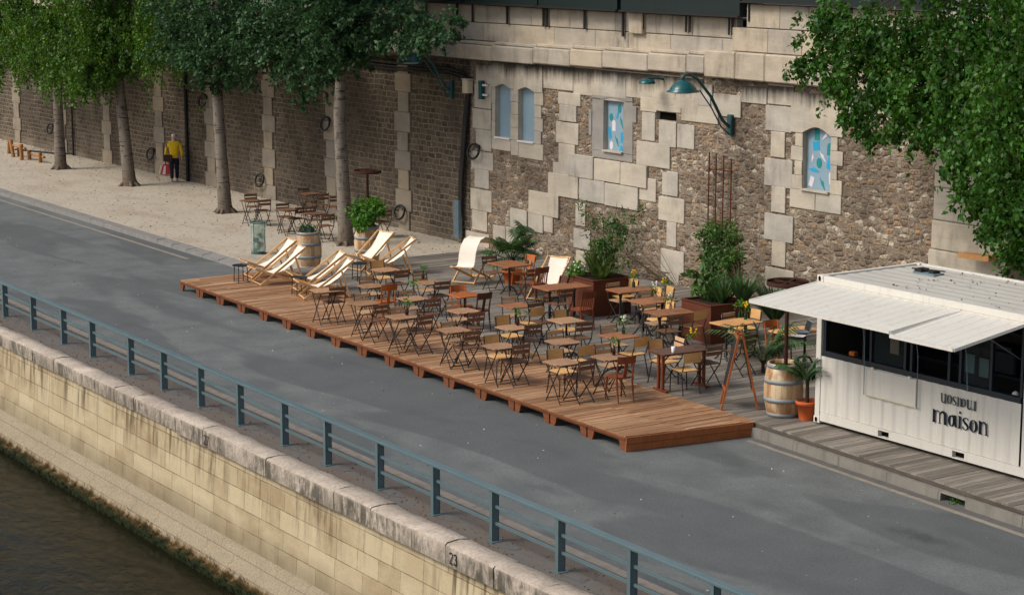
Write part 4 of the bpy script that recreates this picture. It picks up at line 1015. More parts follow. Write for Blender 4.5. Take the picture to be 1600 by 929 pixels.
word('maison', 2.93, .78, .91, .15, True, INKF, False)
# things inside and on the kiosk
def small(name, mb, mat, loc, label, cat, group=None):
    o = mb.build(name, mat); o.location = loc; return tag(o, label, cat, group)
m = MB(); m.box((0, 0, .07), (.14, .1, .14), bev=.01); small('tin_box', m, ORANGE, KO + Vector((.62, .3, 1.17)), 'small orange box on the kiosk counter at the left end of the window', 'box')
m = MB(); m.lathe([(.05, 0), (.06, .02), (.05, .12), (.03, .14)], n=12); small('jar', m, BOTGR, KO + Vector((.95, .3, 1.17)), 'green jar on the kiosk counter beside the orange box', 'jar')
m = MB(); m.lathe([(.05, 0), (.065, .05), (.05, .1), (.02, .12)], n=12); small('sugar_bowl', m, PLW, KO + Vector((4.25, .3, 1.17)), 'white bowl on the kiosk counter near the right window edge', 'bowl')
for i, (x, y, z) in enumerate(((1.75, .12, 1.5), (3.42, .12, 1.48), (3.72, .12, 1.46))):
    m = MB(); m.box((0, 0, .13), (.2, .008, .3)); small('notice_sheet', m, CREAM if i == 0 else simple('pale blue paper %d' % i, rgb(150, 186, 190), .7), KO + Vector((x, y + .02, z)), ['pale notice sheet behind the left kiosk pane', 'left pale blue sheet behind the right kiosk pane', 'right pale blue sheet behind the right kiosk pane'][i], 'notice')
m = MB(); m.box((0, 0, .2), (.55, .4, .4), bev=.03); m.box((0, -.1, .46), (.5, .35, .06)); small('coffee_machine', m, DKFRAME, KO + Vector((2.75, KW - .6, 1.13)), 'dark coffee machine deep inside the kiosk', 'machine')
for k in range(14):
    m = MB(); m.lathe([(.035, 0), (.035, .17), (.013, .22), (.013, .28)], n=8)
    small('bottle', m, [BOTBR, BOTGR, GLASS][k % 3], KO + Vector((.6 + k * .27, KW - .3, 1.765)), 'bottle on the dark shelf at the back of the kiosk', 'bottle', 'bottles on the kiosk shelf')
t = thing('roof_vent', KO + Vector((.9, 1.75, KH - .05)), 'small dark metal fitting lying on the white container roof', 'fitting')
m = MB(); m.box((0, 0, .03), (.5, .26, .03)); m.build('plate', ZINC, t)
m = MB(); m.box((-.16, 0, .07), (.16, .2, .06)); m.box((.12, .02, .065), (.12, .16, .05)); m.bar((-.3, -.1, .09), (.3, .1, .09), .02, .02); m.build('bracket', BLACK, t)

# ------------------------------------------------------------------ chairs and tables
CACHE = {}
def get(key, fn, loc, rz, label, group):
    if key not in CACHE:
        r = fn(); CACHE[key] = r; r.location = loc; r.rotation_euler = (0, 0, rz); r['label'] = label; r['group'] = group
        return r
    return dup(CACHE[key], loc, rz, label, group)
def mk(name, cat): return thing(name, (0, 0, 0), 'x', cat)
def bistro(wood_):
    r = mk('folding_chair', 'chair')
    m = MB()
    for k in range(5): m.box((-.15 + .085 * k, 0, .452), (.07, .37, .016))
    m.bar((-.17, -.165, .44), (.2, -.165, .44), .012, .02); m.bar((-.17, .165, .44), (.2, .165, .44), .012, .02); m.build('seat', wood_, r)
    m = MB()
    for z, x in ((.66, -.222), (.765, -.242)): m.box((x, 0, z), (.016, .38, .075))
    m.build('backrest', wood_, r)
    for s_ in (-1, 1):
        y = .19 * s_
        m = MB(); m.tube([(.22, y, 0), (.0, y, .26), (-.17, y, .45), (-.235, y, .82)], .0115, 5); m.build('back_leg', BLACK, r)
        m = MB(); m.tube([(-.25, y * .9, 0), (-.02, y * .9, .25), (.17, y * .9, .435)], .0115, 5); m.build('front_leg', BLACK, r)
    for x, z in ((.18, .05), (-.22, .035)):
        m = MB(); m.tube([(x, -.185, z), (x, .185, z)], .008, 5); m.build('stretcher', BLACK, r)
    return r
def plychair():
    r = mk('plywood_chair', 'chair')
    m = MB(); m.sheet([[(.2, y, .435), (.17, y, .455), (.0, y, .448), (-.17, y, .445), (-.2, y, .45)] for y in (-.19, -.1, .1, .19)], (0, 0, -.014)); m.box((0, 0, .441), (.36, .37, .012)); m.build('seat', PLY, r)
    m = MB(); rows = []
    for z in (.61, .7, .8):
        rows.append([(-.24 - (z - .61) * .12 - .025 * (1 - (y / .19) ** 2), y, z) for y in (-.19, -.1, 0, .1, .19)])
    m.sheet(rows, (-.013, 0, 0)); m.build('backrest', PLY, r)
    for s_ in (-1, 1):
        y = .175 * s_
        m = MB(); m.tube([(.2, y * 1.08, 0), (.2, y, .38), (.16, y, .425), (-.12, y, .425), (-.19, y, .46), (-.235, y, .6), (-.262, y, .8)], .0125, 6); m.build('frame_tube', DARKST, r)
        m = MB(); m.tube([(-.24, y * 1.1, 0), (-.15, y, .42)], .0125, 6); m.build('back_leg', DARKST, r)
    return r
def cafe(wd, slats=False):
    r = mk('cafe_chair', 'chair')
    m = MB(); pts = [(.2 * math.cos(a_) * 1.02 + (.0 if math.cos(a_) < 0 else .01), .2 * math.sin(a_)) for a_ in [2 * PI * k / 20 for k in range(20)]]
    sq = [(math.copysign(abs(x / .2) ** .7, x) * .2, math.copysign(abs(y / .2) ** .7, y) * .2) for x, y in pts]; m.prism(sq, 'z', .43, .462); m.build('seat', wd, r)
    for s_ in (-1, 1):
        m = MB(); m.tube([(.17, .155 * s_, .435), (.185, .165 * s_, .2), (.2, .17 * s_, 0)], [.021, .018, .013], 7); m.build('front_leg', wd, r)
        m = MB(); m.tube([(-.24, .165 * s_, 0), (-.2, .165 * s_, .25), (-.175, .165 * s_, .45), (-.21, .17 * s_, .65), (-.25, .175 * s_, .85)], [.014, .018, .02, .017, .015], 7); m.build('back_leg', wd, r)
    m = MB(); rows = [[(-.225 - (z - .7) * .2 - .045 * (1 - (y / .19) ** 2), y, z) for y in (-.19, -.12, -.05, .05, .12, .19)] for z in (.72, .78, .86)]; m.sheet(rows, (-.02, 0, 0)); m.build('backrest', wd, r)
    m = MB()
    if slats:
        for y in (-.1, -.05, 0, .05, .1): m.bar((-.18, y, .45), (-.25, y, .74), .018, .014)
    else: m.bar((-.18, 0, .45), (-.255, 0, .74), .07, .012, (1, 0, 0))
    m.build('splat', wd, r)
    m = MB()
    for s_ in (-1, 1): m.tube([(.16, .15 * s_, .32), (.1, .14 * s_, .4), (.0, .1 * s_, .43)], .009, 5)
    m.build('brace', wd, r); return r
def t_fold(wd):
    r = mk('folding_table', 'table'); m = MB()
    for k in range(8): m.box((0, -.2415 + .069 * k, .727), (.55 if 0 < k < 7 else .47, .06, .018))
    m.build('tabletop', wd, r)
    m = MB(); m.bar((-.27, -.2, .71), (-.27, .2, .71), .02, .014); m.bar((.27, -.2, .71), (.27, .2, .71), .02, .014); m.build('top_frame', BLACK, r)
    for s_ in (-1, 1):
        m = MB(); m.tube([(.25, .2 * s_, 0), (-.22, .2 * s_, .71)], .011, 5); m.build('leg', BLACK, r)
        m = MB(); m.tube([(-.25, .18 * s_, 0), (.22, .18 * s_, .71)], .011, 5); m.build('leg', BLACK, r)
    for x, z in ((.215, .05), (-.215, .05)):
        m = MB(); m.tube([(x, -.19, z), (x, .19, z)], .008, 5); m.build('stretcher', BLACK, r)
    return r
def t_ped(wd):
    r = mk('pedestal_table', 'table'); m = MB(); m.box((0, 0, .725), (.58, .58, .026), bev=.006); m.build('tabletop', wd, r)
    m = MB(); m.lathe([(.035, .1), (.024, .14), (.022, .66), (.05, .71)], n=10); m.build('column', BLACK, r)
    m = MB()
    for k in range(4):
        a_ = PI / 4 + k * PI / 2; m.tube([(0, 0, .13), (.12 * math.cos(a_), .12 * math.sin(a_), .1), (.27 * math.cos(a_), .27 * math.sin(a_), .015)], [.03, .025, .018], 6)
    m.build('base', BLACK, r)
    m = MB()
    for k in range(4):
        a_ = PI / 4 + k * PI / 2; m.bar((0, 0, .7), (.2 * math.cos(a_), .2 * math.sin(a_), .705), .03, .015)
    m.build('top_bracket', BLACK, r); return r
def t_cast(wd, lx, ly):
    r = mk('cast_iron_table', 'table'); m = MB(); m.box((0, 0, .725), (lx, ly, .032), bev=.006); m.build('tabletop', wd, r)
    for s_ in ((-1, 1) if ly > .75 else (0,)):
        y = s_ * ly * .28; m = MB(); m.lathe([(.05, .1), (.03, .16), (.024, .4), (.03, .6), (.07, .7)], (0, y, 0), 10)
        for k in range(4):
            a_ = PI / 4 + k * PI / 2; m.tube([(0, y, .2), (.1 * math.cos(a_), y + .1 * math.sin(a_), .17), (.2 * math.cos(a_), y + .15 * math.sin(a_), .05), (.26 * math.cos(a_), y + .19 * math.sin(a_), .015)], [.022, .022, .018, .016], 6)
        m.build('cast_leg', BLACK, r)
    m = MB(); m.box((0, 0, .7), (.06, ly * .7, .02)); m.build('under_rail', BLACK, r); return r
def t_wood(wd, lg, lx, ly):
    r = mk('trestle_table', 'table'); m = MB(); m.box((0, 0, .725), (lx, ly, .035), bev=.006); m.build('tabletop', wd, r)
    for s_ in (-1, 1):
        y = s_ * ly * .4
        for x in (-.07, .07):
            m = MB(); m.box((x, y, .365), (.05, .05, .68)); m.build('leg', lg, r)
        m = MB(); m.box((0, y, .02), (lx * .8, .07, .04)); m.build('foot', lg, r)
        m = MB(); m.bar((0, y, .5), (0, y * .5, .69), .03, .012); m.build('brace', BLACK, r)
    return r
YAW = R(-2)
ORD = ['first', 'second', 'third', 'fourth', 'fifth', 'sixth']
def put_table(kind, px, py, ref, jit=4, fl=None, **kw):
    fl = FZ if fl is None else fl
    p = at(px, py, fl + .735); loc = (p.x, p.y, fl); rz = YAW + R(rng.uniform(-jit, jit))
    fn = {'fold': ('slatted folding table', lambda: t_fold(SLAT)), 'foldd': ('dark slatted folding table', lambda: t_fold(SLATD)), 'ped': ('rust brown pedestal table', lambda: t_ped(TOPBR)), 'pedd': ('slatted pedestal table', lambda: t_ped(SLAT)), 'pedo': ('bright orange pedestal table', lambda: t_ped(ORANGE)),
          'castb': ('large rust brown table on cast iron legs', lambda: t_cast(TOPBR, .7, 1.15)), 'castm': ('brown table on black cast iron legs', lambda: t_cast(TOPBR, .62, .9)), 'castl': ('pale oak table on black cast iron legs', lambda: t_cast(TOPLT, .6, .9)), 'casts': ('brown table on one black cast iron foot', lambda: t_cast(TOPBR, .85, .7)),
          'wood': ('dark brown trestle table with paired red brown legs', lambda: t_wood(TOPDK, REDBR, .55, 1.15))}[kind]
    lab = fn[0] + ', ' + ref
    return get(kind, fn[1], loc, rz, lab, 'terrace tables'), p
CH = {'b': ('folding_chair', 'slatted folding chair', lambda: bistro(SLAT_LIT), .74, 'bistro'), 'd': ('x', 'dark slatted folding chair', lambda: bistro(SLATD), .74, 'bd'), 'p': ('x', 'plywood chair on brown steel tubes', plychair, .71, 'ply'), 'o': ('x', 'orange varnished cafe chair', lambda: cafe(ORANGE), .8, 'o'), 'r': ('x', 'red brown bentwood cafe chair', lambda: cafe(REDBR), .8, 'r'), 'k': ('x', 'dark brown wooden cafe chair', lambda: cafe(DKBR), .8, 'k'), 's': ('x', 'brown spindle back chair', lambda: cafe(REDBR, True), .8, 's')}
def put_chair(k, px, py, face, ref, fl=None, jit=7):
    fl = FZ if fl is None else fl
    _, lab, fn, zb, key = CH[k]; p = at(px, py, fl + zb); a_ = R(face) + YAW + R(rng.uniform(-jit, jit))
    loc = (p.x + math.cos(a_) * .245, p.y + math.sin(a_) * .245, fl)
    return get('c' + key, fn, loc, a_, lab + ' ' + ref, 'terrace chairs')
side = {'L': (0, 'facing right at'), 'R': (180, 'facing left at'), 'B': (270, 'behind'), 'F': (90, 'in front of')}
def setup(row, i, kind, tx, ty, chairs, extra='', fl=None):
    ref = ('%s of six in the %s row from the deckchairs' % (ORD[i], row)) if row in ('front', 'middle', 'third') else row
    put_table(kind, tx, ty, ref + extra, fl=fl)
    cref = ('the %s table of the %s row' % (ORD[i], row)) if row in ('front', 'middle', 'third') else 'the table ' + row
    for k, px, py, sd, *ex in chairs: put_chair(k, px, py, side[sd][0], side[sd][1] + ' ' + cref + (' ' + ex[0] if ex else ''), fl=fl)
setup('front', 0, 'fold', 507, 453, [('d', 528, 453, 'R')])
setup('front', 1, 'fold', 569, 473, [('b', 565, 463, 'L'), ('d', 596, 481, 'R')])
setup('front', 2, 'fold', 628, 494, [('b', 620, 484, 'L'), ('d', 665, 498, 'R')])
setup('front', 3, 'fold', 709, 515, [('b', 700, 507, 'L'), ('d', 738, 522, 'R')])
setup('front', 4, 'fold', 781, 540, [('p', 769, 531, 'L'), ('d', 815, 543, 'R')])
setup('front', 5, 'fold', 878, 565, [('p', 868, 553, 'L'), ('d', 918, 568, 'R')])
setup('middle', 0, 'fold', 580, 446, [('b', 572, 436, 'L'), ('o', 608, 448, 'R')])
setup('middle', 1, 'fold', 645, 466, [('b', 634, 458, 'L'), ('d', 677, 471, 'R')])
setup('middle', 2, 'fold', 724, 485, [('b', 707, 474, 'L'), ('d', 745, 493, 'R')])
setup('middle', 3, 'fold', 801, 511, [('p', 786, 500, 'L'), ('d', 834, 512, 'R')])
setup('middle', 4, 'fold', 879, 533, [('b', 866, 521, 'L'), ('p', 916, 546, 'R')])
setup('middle', 5, 'fold', 952, 557, [('b', 941, 542, 'L'), ('r', 979, 561, 'R')])
setup('third', 0, 'fold', 603, 421, [('p', 590, 413, 'L'), ('d', 629, 426, 'R')])
setup('third', 1, 'fold', 670, 441, [('b', 655, 431, 'L'), ('d', 692, 444, 'R')])
setup('third', 2, 'pedo', 726, 460, [('o', 715, 450, 'L'), ('k', 757, 461, 'R')])
setup('third', 3, 'ped', 806, 477, [('b', 796, 468, 'L'), ('p', 839, 486, 'R')])
setup('third', 4, 'pedd', 885, 500, [('p', 876, 491, 'L'), ('d', 914, 508, 'R')])
setup('third', 5, 'ped', 967, 524, [('b', 950, 512, 'L'), ('p', 1002, 533, 'R')])
setup('before the left rusted planter', 0, 'castb', 878, 447, [('d', 886, 456, 'R'), ('s', 920, 460, 'R'), ('k', 881, 436, 'B'), ('d', 836, 478, 'L')])
setup('before the potted palm', 0, 'casts', 796, 412, [('o', 829, 402, 'B'), ('s', 847, 421, 'R'), ('d', 834, 424, 'R'), ('d', 764, 404, 'L')])
setup('with the green flower bottle', 0, 'castm', 985, 452, [('b', 958, 446, 'L'), ('p', 989, 442, 'B')])
setup('between the planters', 0, 'castm', 1020, 469, [('b', 1007, 460, 'L'), ('p', 1046, 454, 'B', 'right one'), ('p', 1026, 455, 'B', 'left one')])
setup('beside the right planter', 0, 'castm', 1047, 487, [('b', 1014, 480, 'L'), ('p', 1046, 477, 'B'), ('d', 1056, 498, 'R'), ('p', 1094, 491, 'R')])
setup('with the white glass', 0, 'wood', 1065, 546, [('p', 1025, 538, 'L'), ('b', 1063, 532, 'B'), ('p', 1082, 558, 'R'), ('d', 1117, 546, 'R')])
setup('behind the easel frame', 0, 'castl', 1150, 503, [('b', 1138, 493, 'L'), ('p', 1180, 490, 'B'), ('d', 1172, 528, 'R')])
setup('carrying the laptop', 0, 'castl', 1243, 516, [('o', 1205, 505, 'L')])
SZ = .12
setup('on sand nearest the third trunk', 0, 'foldd', 392, 313, [('d', 391, 306, 'L'), ('d', 414, 315, 'R')], fl=SZ)
setup('on sand behind the waste bag', 0, 'foldd', 449, 327, [('d', 441, 321, 'L'), ('d', 471, 327, 'R')], fl=SZ)
setup('on sand closest to the wall', 0, 'foldd', 484, 302, [('d', 474, 297, 'L'), ('d', 505, 306, 'R')], fl=SZ)
setup('on sand behind the herb barrel', 0, 'foldd', 492, 333, [('d', 483, 326, 'L'), ('d', 513, 338, 'R')], fl=SZ)
setup('on sand behind the leafy barrel', 0, 'foldd', 585, 330, [('d', 557, 330, 'L'), ('d', 604, 332, 'R')], fl=SZ)
put_chair('d', 525, 309, 180, 'standing alone behind the birch trunk', fl=SZ)

# deckchairs
def deckchair(kind):
    r = mk('deckchair', 'deckchair')
    for s_ in (-1, 1):
        m = MB(); m.bar((-.76, .29 * s_, .88), (.44, .29 * s_, .02), .024, .05); m.build('long_rail', PINE, r)
        m = MB(); m.bar((-.55, .25 * s_, .03), (.55, .25 * s_, .44), .024, .05); m.build('seat_rail', PINE, r)
        m = MB(); m.bar((-.46, .325 * s_, .66), (-.66, .325 * s_, .04), .022, .04); m.build('prop', PINE, r)
    for a_ in ((-.75, .87), (.54, .43), (-.53, .05), (.41, .05), (-.65, .06)):
        m = MB(); m.tube([(a_[0], -.3, a_[1]), (a_[0], .3, a_[1])], .017, 6); m.build('cross_bar', PINE, r)
    prof = [(-.765, .88), (-.6, .66), (-.42, .48), (-.2, .34), (.02, .27), (.22, .28), (.4, .34), (.555, .445)] if kind == 0 else [(-.765, .88), (-.62, .99), (-.36, 1.06), (-.08, 1.02), (.1, .88), (.2, .7), (.24, .52), (.3, .42), (.42, .41), (.555, .445)]
    m = MB(); m.sheet([[(x, y, z + .012 * (y / .22) ** 2) for x, z in prof] for y in (-.225, -.11, 0, .11, .225)], (0, 0, -.006)); m.build('canvas', CANVAS, r)
    return r
for px, py, fc, kind, lab in ((413, 432, 264, 0, 'at the far left end of the platform, behind another'), (427, 443, 262, 0, 'at the left end of the platform, nearest the road there'), (488, 453, 256, 0, 'in the centre pair behind the other, by the herb barrel'), (499, 465, 254, 0, 'in the centre pair, in front, left of the front row'), (571, 420, 284, 0, 'turned to the road with its canvas in view by the leafy barrel'), (600, 428, 250, 0, 'seen from behind, right of the leafy barrel'), (736, 440, 300, 1, 'with its canvas blown up into a hood near the drainpipe'), (853, 466, 300, 0, 'with a bright white canvas between the palm and the left planter')):
    p = at(px, py, FZ); get('deck%d' % kind, lambda: deckchair(kind), (p.x, p.y, FZ), R(fc), 'wooden deckchair ' + lab, 'deckchairs on the terrace')
def stool():
    r = mk('side_table', 'side table'); m = MB(); m.lathe([(.2, .405), (.205, .41), (.205, .425), (.19, .425), (.185, .42), (.0, .42)], n=20); m.build('top', BLACK, r)
    for k in range(4):
        a_ = PI / 4 + k * PI / 2; m = MB(); m.tube([(.16 * math.cos(a_), .16 * math.sin(a_), .41), (.18 * math.cos(a_), .18 * math.sin(a_), 0)], .011, 5); m.build('leg', BLACK, r)
    m = MB(); m.tube([(.17 * math.cos(a_ * PI / 8), .17 * math.sin(a_ * PI / 8), .06) for a_ in range(17)], .008, 5, False); m.build('ring', BLACK, r); return r
for px, py, lab in ((376, 414, 'at the far left end of the platform'), (467, 433, 'between the two deckchair pairs'), (561, 411, 'beside the deckchair turned to the road')):
    p = at(px, py, FZ + .42); get('stool', stool, (p.x, p.y, FZ), 0, 'low round black side table ' + lab, 'low black side tables')

# ------------------------------------------------------------------ leaves, plants
def leafmesh(name, mat, P, Dr, size, parent=None, off=None, wid=.5, label=None, kind=None):
    P = np.asarray(P, float); n = len(P); Dr = np.asarray(Dr, float); Dr /= np.linalg.norm(Dr, axis=1)[:, None] + 1e-9
    rv = nr.normal(size=(n, 3)); sd = np.cross(Dr, rv); sd /= np.linalg.norm(sd, axis=1)[:, None] + 1e-9
    up_ = np.cross(sd, Dr); size = np.asarray(size)[:, None] * np.ones((n, 1)); w = size * wid * .5
    v = np.empty((n, 4, 3)); v[:, 0] = P; v[:, 1] = P + Dr * size * .45 + sd * w + up_ * w * .35; v[:, 2] = P + Dr * size; v[:, 3] = P + Dr * size * .45 - sd * w + up_ * w * .35
    if off is not None: v -= np.array(off)[None, None]
    me = bpy.data.meshes.new(name); me.vertices.add(n * 4); me.vertices.foreach_set('co', v.reshape(-1)); me.loops.add(n * 4); me.loops.foreach_set('vertex_index', np.arange(n * 4, dtype=np.int32))
    me.polygons.add(n); me.polygons.foreach_set('loop_start', np.arange(0, n * 4, 4, dtype=np.int32)); me.polygons.foreach_set('loop_total', np.full(n, 4, dtype=np.int32))
    me.update(); me.validate(); me.materials.append(mat)
    o = bpy.data.objects.new(name, me); COL.objects.link(o)
    if parent: o.parent = parent
    if kind: o['kind'] = kind
    return o
def clump_pts(c, r, n, weep=.5, tw=26, zf=.8):
    """leaf positions gathered on twigs whose roots sit in a ragged ball"""
    nt = max(3, n // tw); c = np.array(c); d = nr.normal(size=(nt, 3)); d /= np.linalg.norm(d, axis=1)[:, None]
    rad = r * nr.random(nt) ** .5 * (1 + .28 * nr.normal(size=nt)); root = c + d * rad[:, None] * np.array([1, 1, zf])
    tdir = d * (1 - weep) + np.array([0, 0, -1.]) * weep * 1.3 + nr.normal(size=(nt, 3)) * .35; tdir /= np.linalg.norm(tdir, axis=1)[:, None]
    L = np.minimum(r, .9) * nr.uniform(.25, .85, nt)
    if weep > .7:
        hang = nr.random(nt) < .3; tdir[hang] = np.array([0, 0, -1.]) + nr.normal(size=(hang.sum(), 3)) * .12; L[hang] = nr.uniform(.35, 1.0, hang.sum()) * (r + .25)
    u = nr.random((nt, tw)); P = root[:, None] + tdir[:, None] * (u * L[:, None])[..., None] + nr.normal(size=(nt, tw, 3)) * (.035 + .016 * min(r, 1.))
    D_ = tdir[:, None] * .6 + nr.normal(size=(nt, tw, 3)) * .75 + np.array([0, 0, -.25])
    return P.reshape(-1, 3), D_.reshape(-1, 3)
def crown(parent, off, clumps, mat, size, dens, weep):
    PP, DD = [], []
    for c, r in clumps:
        p, d = clump_pts(c, r, int(dens * r * r), weep); PP.append(p); DD.append(d)
    P = np.vstack(PP); D_ = np.vstack(DD)
    return leafmesh('crown', mat, P, D_, nr.uniform(.65, 1.25, len(P)) * size, parent, off, .62)
def tree(px, py, toppx, base_r, clumps, mat, size, dens, weep, label, z0=.12, extra=()):
    b = at(px, py, z0); t = thing('tree', b, label, 'tree', 'trees on the quay')
    cl = [(tuple(aty(x, y, Y)), r) for x, y, Y, r in clumps] + list(extra)
    top = aty(toppx[0], toppx[1], b.y); top = Vector((top.x - b.x, 0, top.z - b.z)); m = MB()
    k = top / top.z
    pts = [(0, 0, -.05), tuple(k * .25), tuple(k * 1.2), tuple(k * 2.4), tuple(k * 3.6), tuple(k * 5.2 + Vector((.1, .1, 0))), tuple(k * 8 + Vector((.1, .3, 0))), tuple(k * 10.5)]
    m.tube(pts, [base_r * 1.5, base_r * 1.08, base_r * .95, base_r * .88, base_r * .8, base_r * .65, base_r * .4, base_r * .15], 12)
    for a_ in range(6):
        an = a_ * 1.05 + rng.random(); m.tube([(0, 0, .22), (base_r * 1.2 * math.cos(an), base_r * 1.2 * math.sin(an), .08), (base_r * 2.1 * math.cos(an), base_r * 2.1 * math.sin(an), -.04)], [base_r * .4, base_r * .35, base_r * .12], 6)
    m.build('trunk', BARK, t)
    m = MB()
    for c, r in cl:
        if r < .62: continue
        e = Vector(c) - b; s_ = k * min(max(e.z - .4 - rng.random() * .6, 4.3), 9)
        mid = s_.lerp(e, .5) + Vector((rng.uniform(-.2, .2), rng.uniform(-.2, .2), .25)); m.tube([tuple(s_), tuple(mid), tuple(e)], [.045, .026, .008], 6)
    m.build('limbs', BROWN, t)
    crown(t, b, cl, mat, size, dens, weep)
    return t
def upper(cx, cy, z0, z1, n, rad): return [((cx + rng.uniform(-rad, rad), cy + rng.uniform(-rad * .8, rad * .8), rng.uniform(z0, z1)), rng.uniform(1.2, 1.7)) for _ in range(n)]
tree(95, 264, (90, 150), .2, [(-15, 25, 28.9, 1.5), (35, 20, 28.6, 1.6), (90, 25, 28.3, 1.6), (20, 75, 28.8, 1.1), (60, 85, 28.4, 1.1), (110, 80, 28.0, 1.1), (92, 112, 28.2, .75), (138, 105, 27.7, .8), (150, 40, 28.0, 1.4), (-30, 85, 28.8, 1.0), (150, 80, 27.9, .9), (125, 135, 27.7, .45)], LEAF1, .115, 2700, .85, 'leftmost visible tree, weeping bright green crown over a grey trunk', extra=upper(-71.5, 28.9, 7.5, 11, 9, 2.6))
tree(203, 290, (186, 130), .21, [(190, 20, 28.9, 1.5), (240, 30, 28.7, 1.4), (215, 70, 29.0, 1.0), (262, 62, 28.6, 1.0), (178, 75, 28.5, .9), (285, 20, 28.9, 1.3), (170, 115, 28.2, .5)], LEAF1, .115, 2700, .8, 'second tree from the left, leaning trunk beside the walking person', extra=upper(-65.5, 28.9, 7.5, 11, 9, 2.4))
tree(352, 332, (341, 170), .2, [(300, 60, 28.3, 1.0), (330, 30, 28.4, 1.4), (385, 30, 28.5, 1.4), (335, 80, 28.2, .9), (372, 90, 28.3, .8), (305, 85, 28.2, .6), (334, 122, 28.2, .42), (412, 66, 28.4, .9), (290, 30, 28.4, 1.0), (360, 115, 28.2, .4)], LEAF2, .135, 2100, .35, 'third tree from the left, dark poplar crown beside the sand terrace', extra=upper(-57.3, 28.6, 7.5, 11, 9, 2.2))
tree(541, 382, (528, 140), .2, [(450, 40, 28.3, 1.2), (505, 25, 28.3, 1.3), (560, 25, 28.3, 1.1), (600, 30, 28.3, .8), (440, 85, 28.2, .7), (480, 100, 28.1, .65), (478, 138, 28.0, .42), (515, 85, 28.2, .6), (640, 28, 28.2, .62), (680, 36, 28.1, .42), (712, 32, 28.1, .3), (555, 66, 28.2, .5), (600, 62, 28.2, .4), (665, 60, 28.1, .3), (415, 45, 28.3, .9), (470, 165, 28.0, .2), (655, 74, 27.6, .32), (630, 60, 27.7, .4), (690, 62, 27.8, .25), (525, 55, 27.9, .8), (540, 90, 27.9, .5), (500, 125, 27.9, .45), (535, 20, 28., 1.0)], LEAF2, .135, 2100, .35, 'birch trunk tree with dark crown between the leafy barrel and the sand tables', extra=upper(-49.5, 28.3, 7.6, 11, 9, 2.2))
# hanging tree at right, its stem stands behind the kiosk
tb = Vector((-23.7, 28.7, .2)); t = thing('tree', tb, 'large drooping tree hanging over the white kiosk at right', 'tree', 'trees on the quay')
cl = [(tuple(aty(x, y, Y)), r) for x, y, Y, r in ((1300, 25, 28.5, .62), (1272, 85, 28.4, .4), (1250, 108, 28.4, .18), (1350, 50, 28.6, .85), (1318, 120, 28.3, .55), (1345, 170, 28.2, .45), (1362, 205, 28.1, .28), (1400, 120, 28.5, .75), (1430, 50, 28.7, .95), (1405, 190, 28.3, .38), (1460, 130, 28.5, .85), (1510, 50, 28.7, 1.0), (1455, 195, 28.3, .4), (1520, 150, 28.5, .85), (1580, 60, 28.6, 1.), (1590, 160, 28.5, .9), (1505, 235, 28.3, .5), (1560, 245, 28.4, .7), (1520, 300, 28.2, .38), (1570, 320, 28.2, .5), (1545, 350, 28.2, .3), (1590, 375, 28.1, .38), (1610, 300, 28.3, .8), (1640, 200, 28.5, 1.1), (1650, 390, 28.2, .6), (1575, 405, 28.1, .2), (1660, 60, 28.6, 1.2), (1480, 260, 28.3, .22))] + upper(-25.5, 28.7, 8, 11.5, 8, 2.4) + upper(-22.5, 28.7, 5, 9, 6, 1.8)
m = MB(); m.tube([(0, 0, 0), (.05, 0, 1), (-.1, 0, 3), (-.3, 0, 6), (-.5, 0, 9.5)], [.36, .27, .24, .18, .06], 12); m.build('trunk', BARK, t)
m = MB()
for c, r in cl:
    e = Vector(c) - tb; s_ = Vector((-.2, 0, min(max(e.z + .3, 3.), 9))); mid = s_.lerp(e, .55) + Vector((0, 0, .6 + .1 * e.length)); m.tube([tuple(s_), tuple(mid), tuple(e + Vector((0, 0, .15)))], [.045, .022, .006], 5)
for q in ((1560, 200, 255), (1572, 180, 270), (1580, 210, 260)): a_ = aty(q[0] - 4, q[1], 27.95); b_ = aty(q[0] + 14, q[2], 27.9); m.tube([tuple(a_ - tb), tuple((a_ + b_) / 2 - tb + Vector((-.08, 0, 0))), tuple(b_ - tb)], [.02, .018, .01], 5)
m.build('limbs', BROWN, t); crown(t, tb, cl, LEAF3, .115, 3500, .85)

def blades(mb, c, n, L, spread, w=.02, droop=.5, a0=0, a1=2 * PI):
    for _ in range(n):
        a_ = rng.uniform(a0, a1); l = L * rng.uniform(.6, 1.1); s_ = spread * rng.uniform(.3, 1.); d = Vector((math.cos(a_), math.sin(a_), 0)); pd = Vector((-d.y, d.x, 0)); p0 = Vector(c) + d * rng.uniform(0, .06); ww = w * rng.uniform(.7, 1.2)
        pts = [p0 + d * (l * s_ * u) + Vector((0, 0, l * (u - droop * u * u * s_))) for u in (0, .35, .7, 1)]
        vs = []
        for p, k in zip(pts, (.7, 1, .75, .05)): vs += [p - pd * ww * k, p + pd * ww * k]
        mb.add(vs, [(0, 1, 3, 2), (2, 3, 5, 4), (4, 5, 7, 6)], True)
def fan(mb, c, d, r, n=17):          # palm fan leaf: stalk then a fan of blades
    d = Vector(d).normalized(); s_ = d.cross(Vector((0, 0, 1))).normalized(); u = s_.cross(d)
    for k in range(n):
        a_ = lerp(-1.9, 1.9, k / (n - 1)); v = (d * math.cos(a_) + s_ * math.sin(a_)); e = Vector(c) + v * r * (1 - .18 * abs(a_) / 1.9) + Vector((0, 0, -r * .25)); q = v.cross(u) * .02 * r / .35
        mb.add([Vector(c), Vector(c) + v * r * .55 + q, e, Vector(c) + v * r * .55 - q], [(0, 1, 2, 3)])
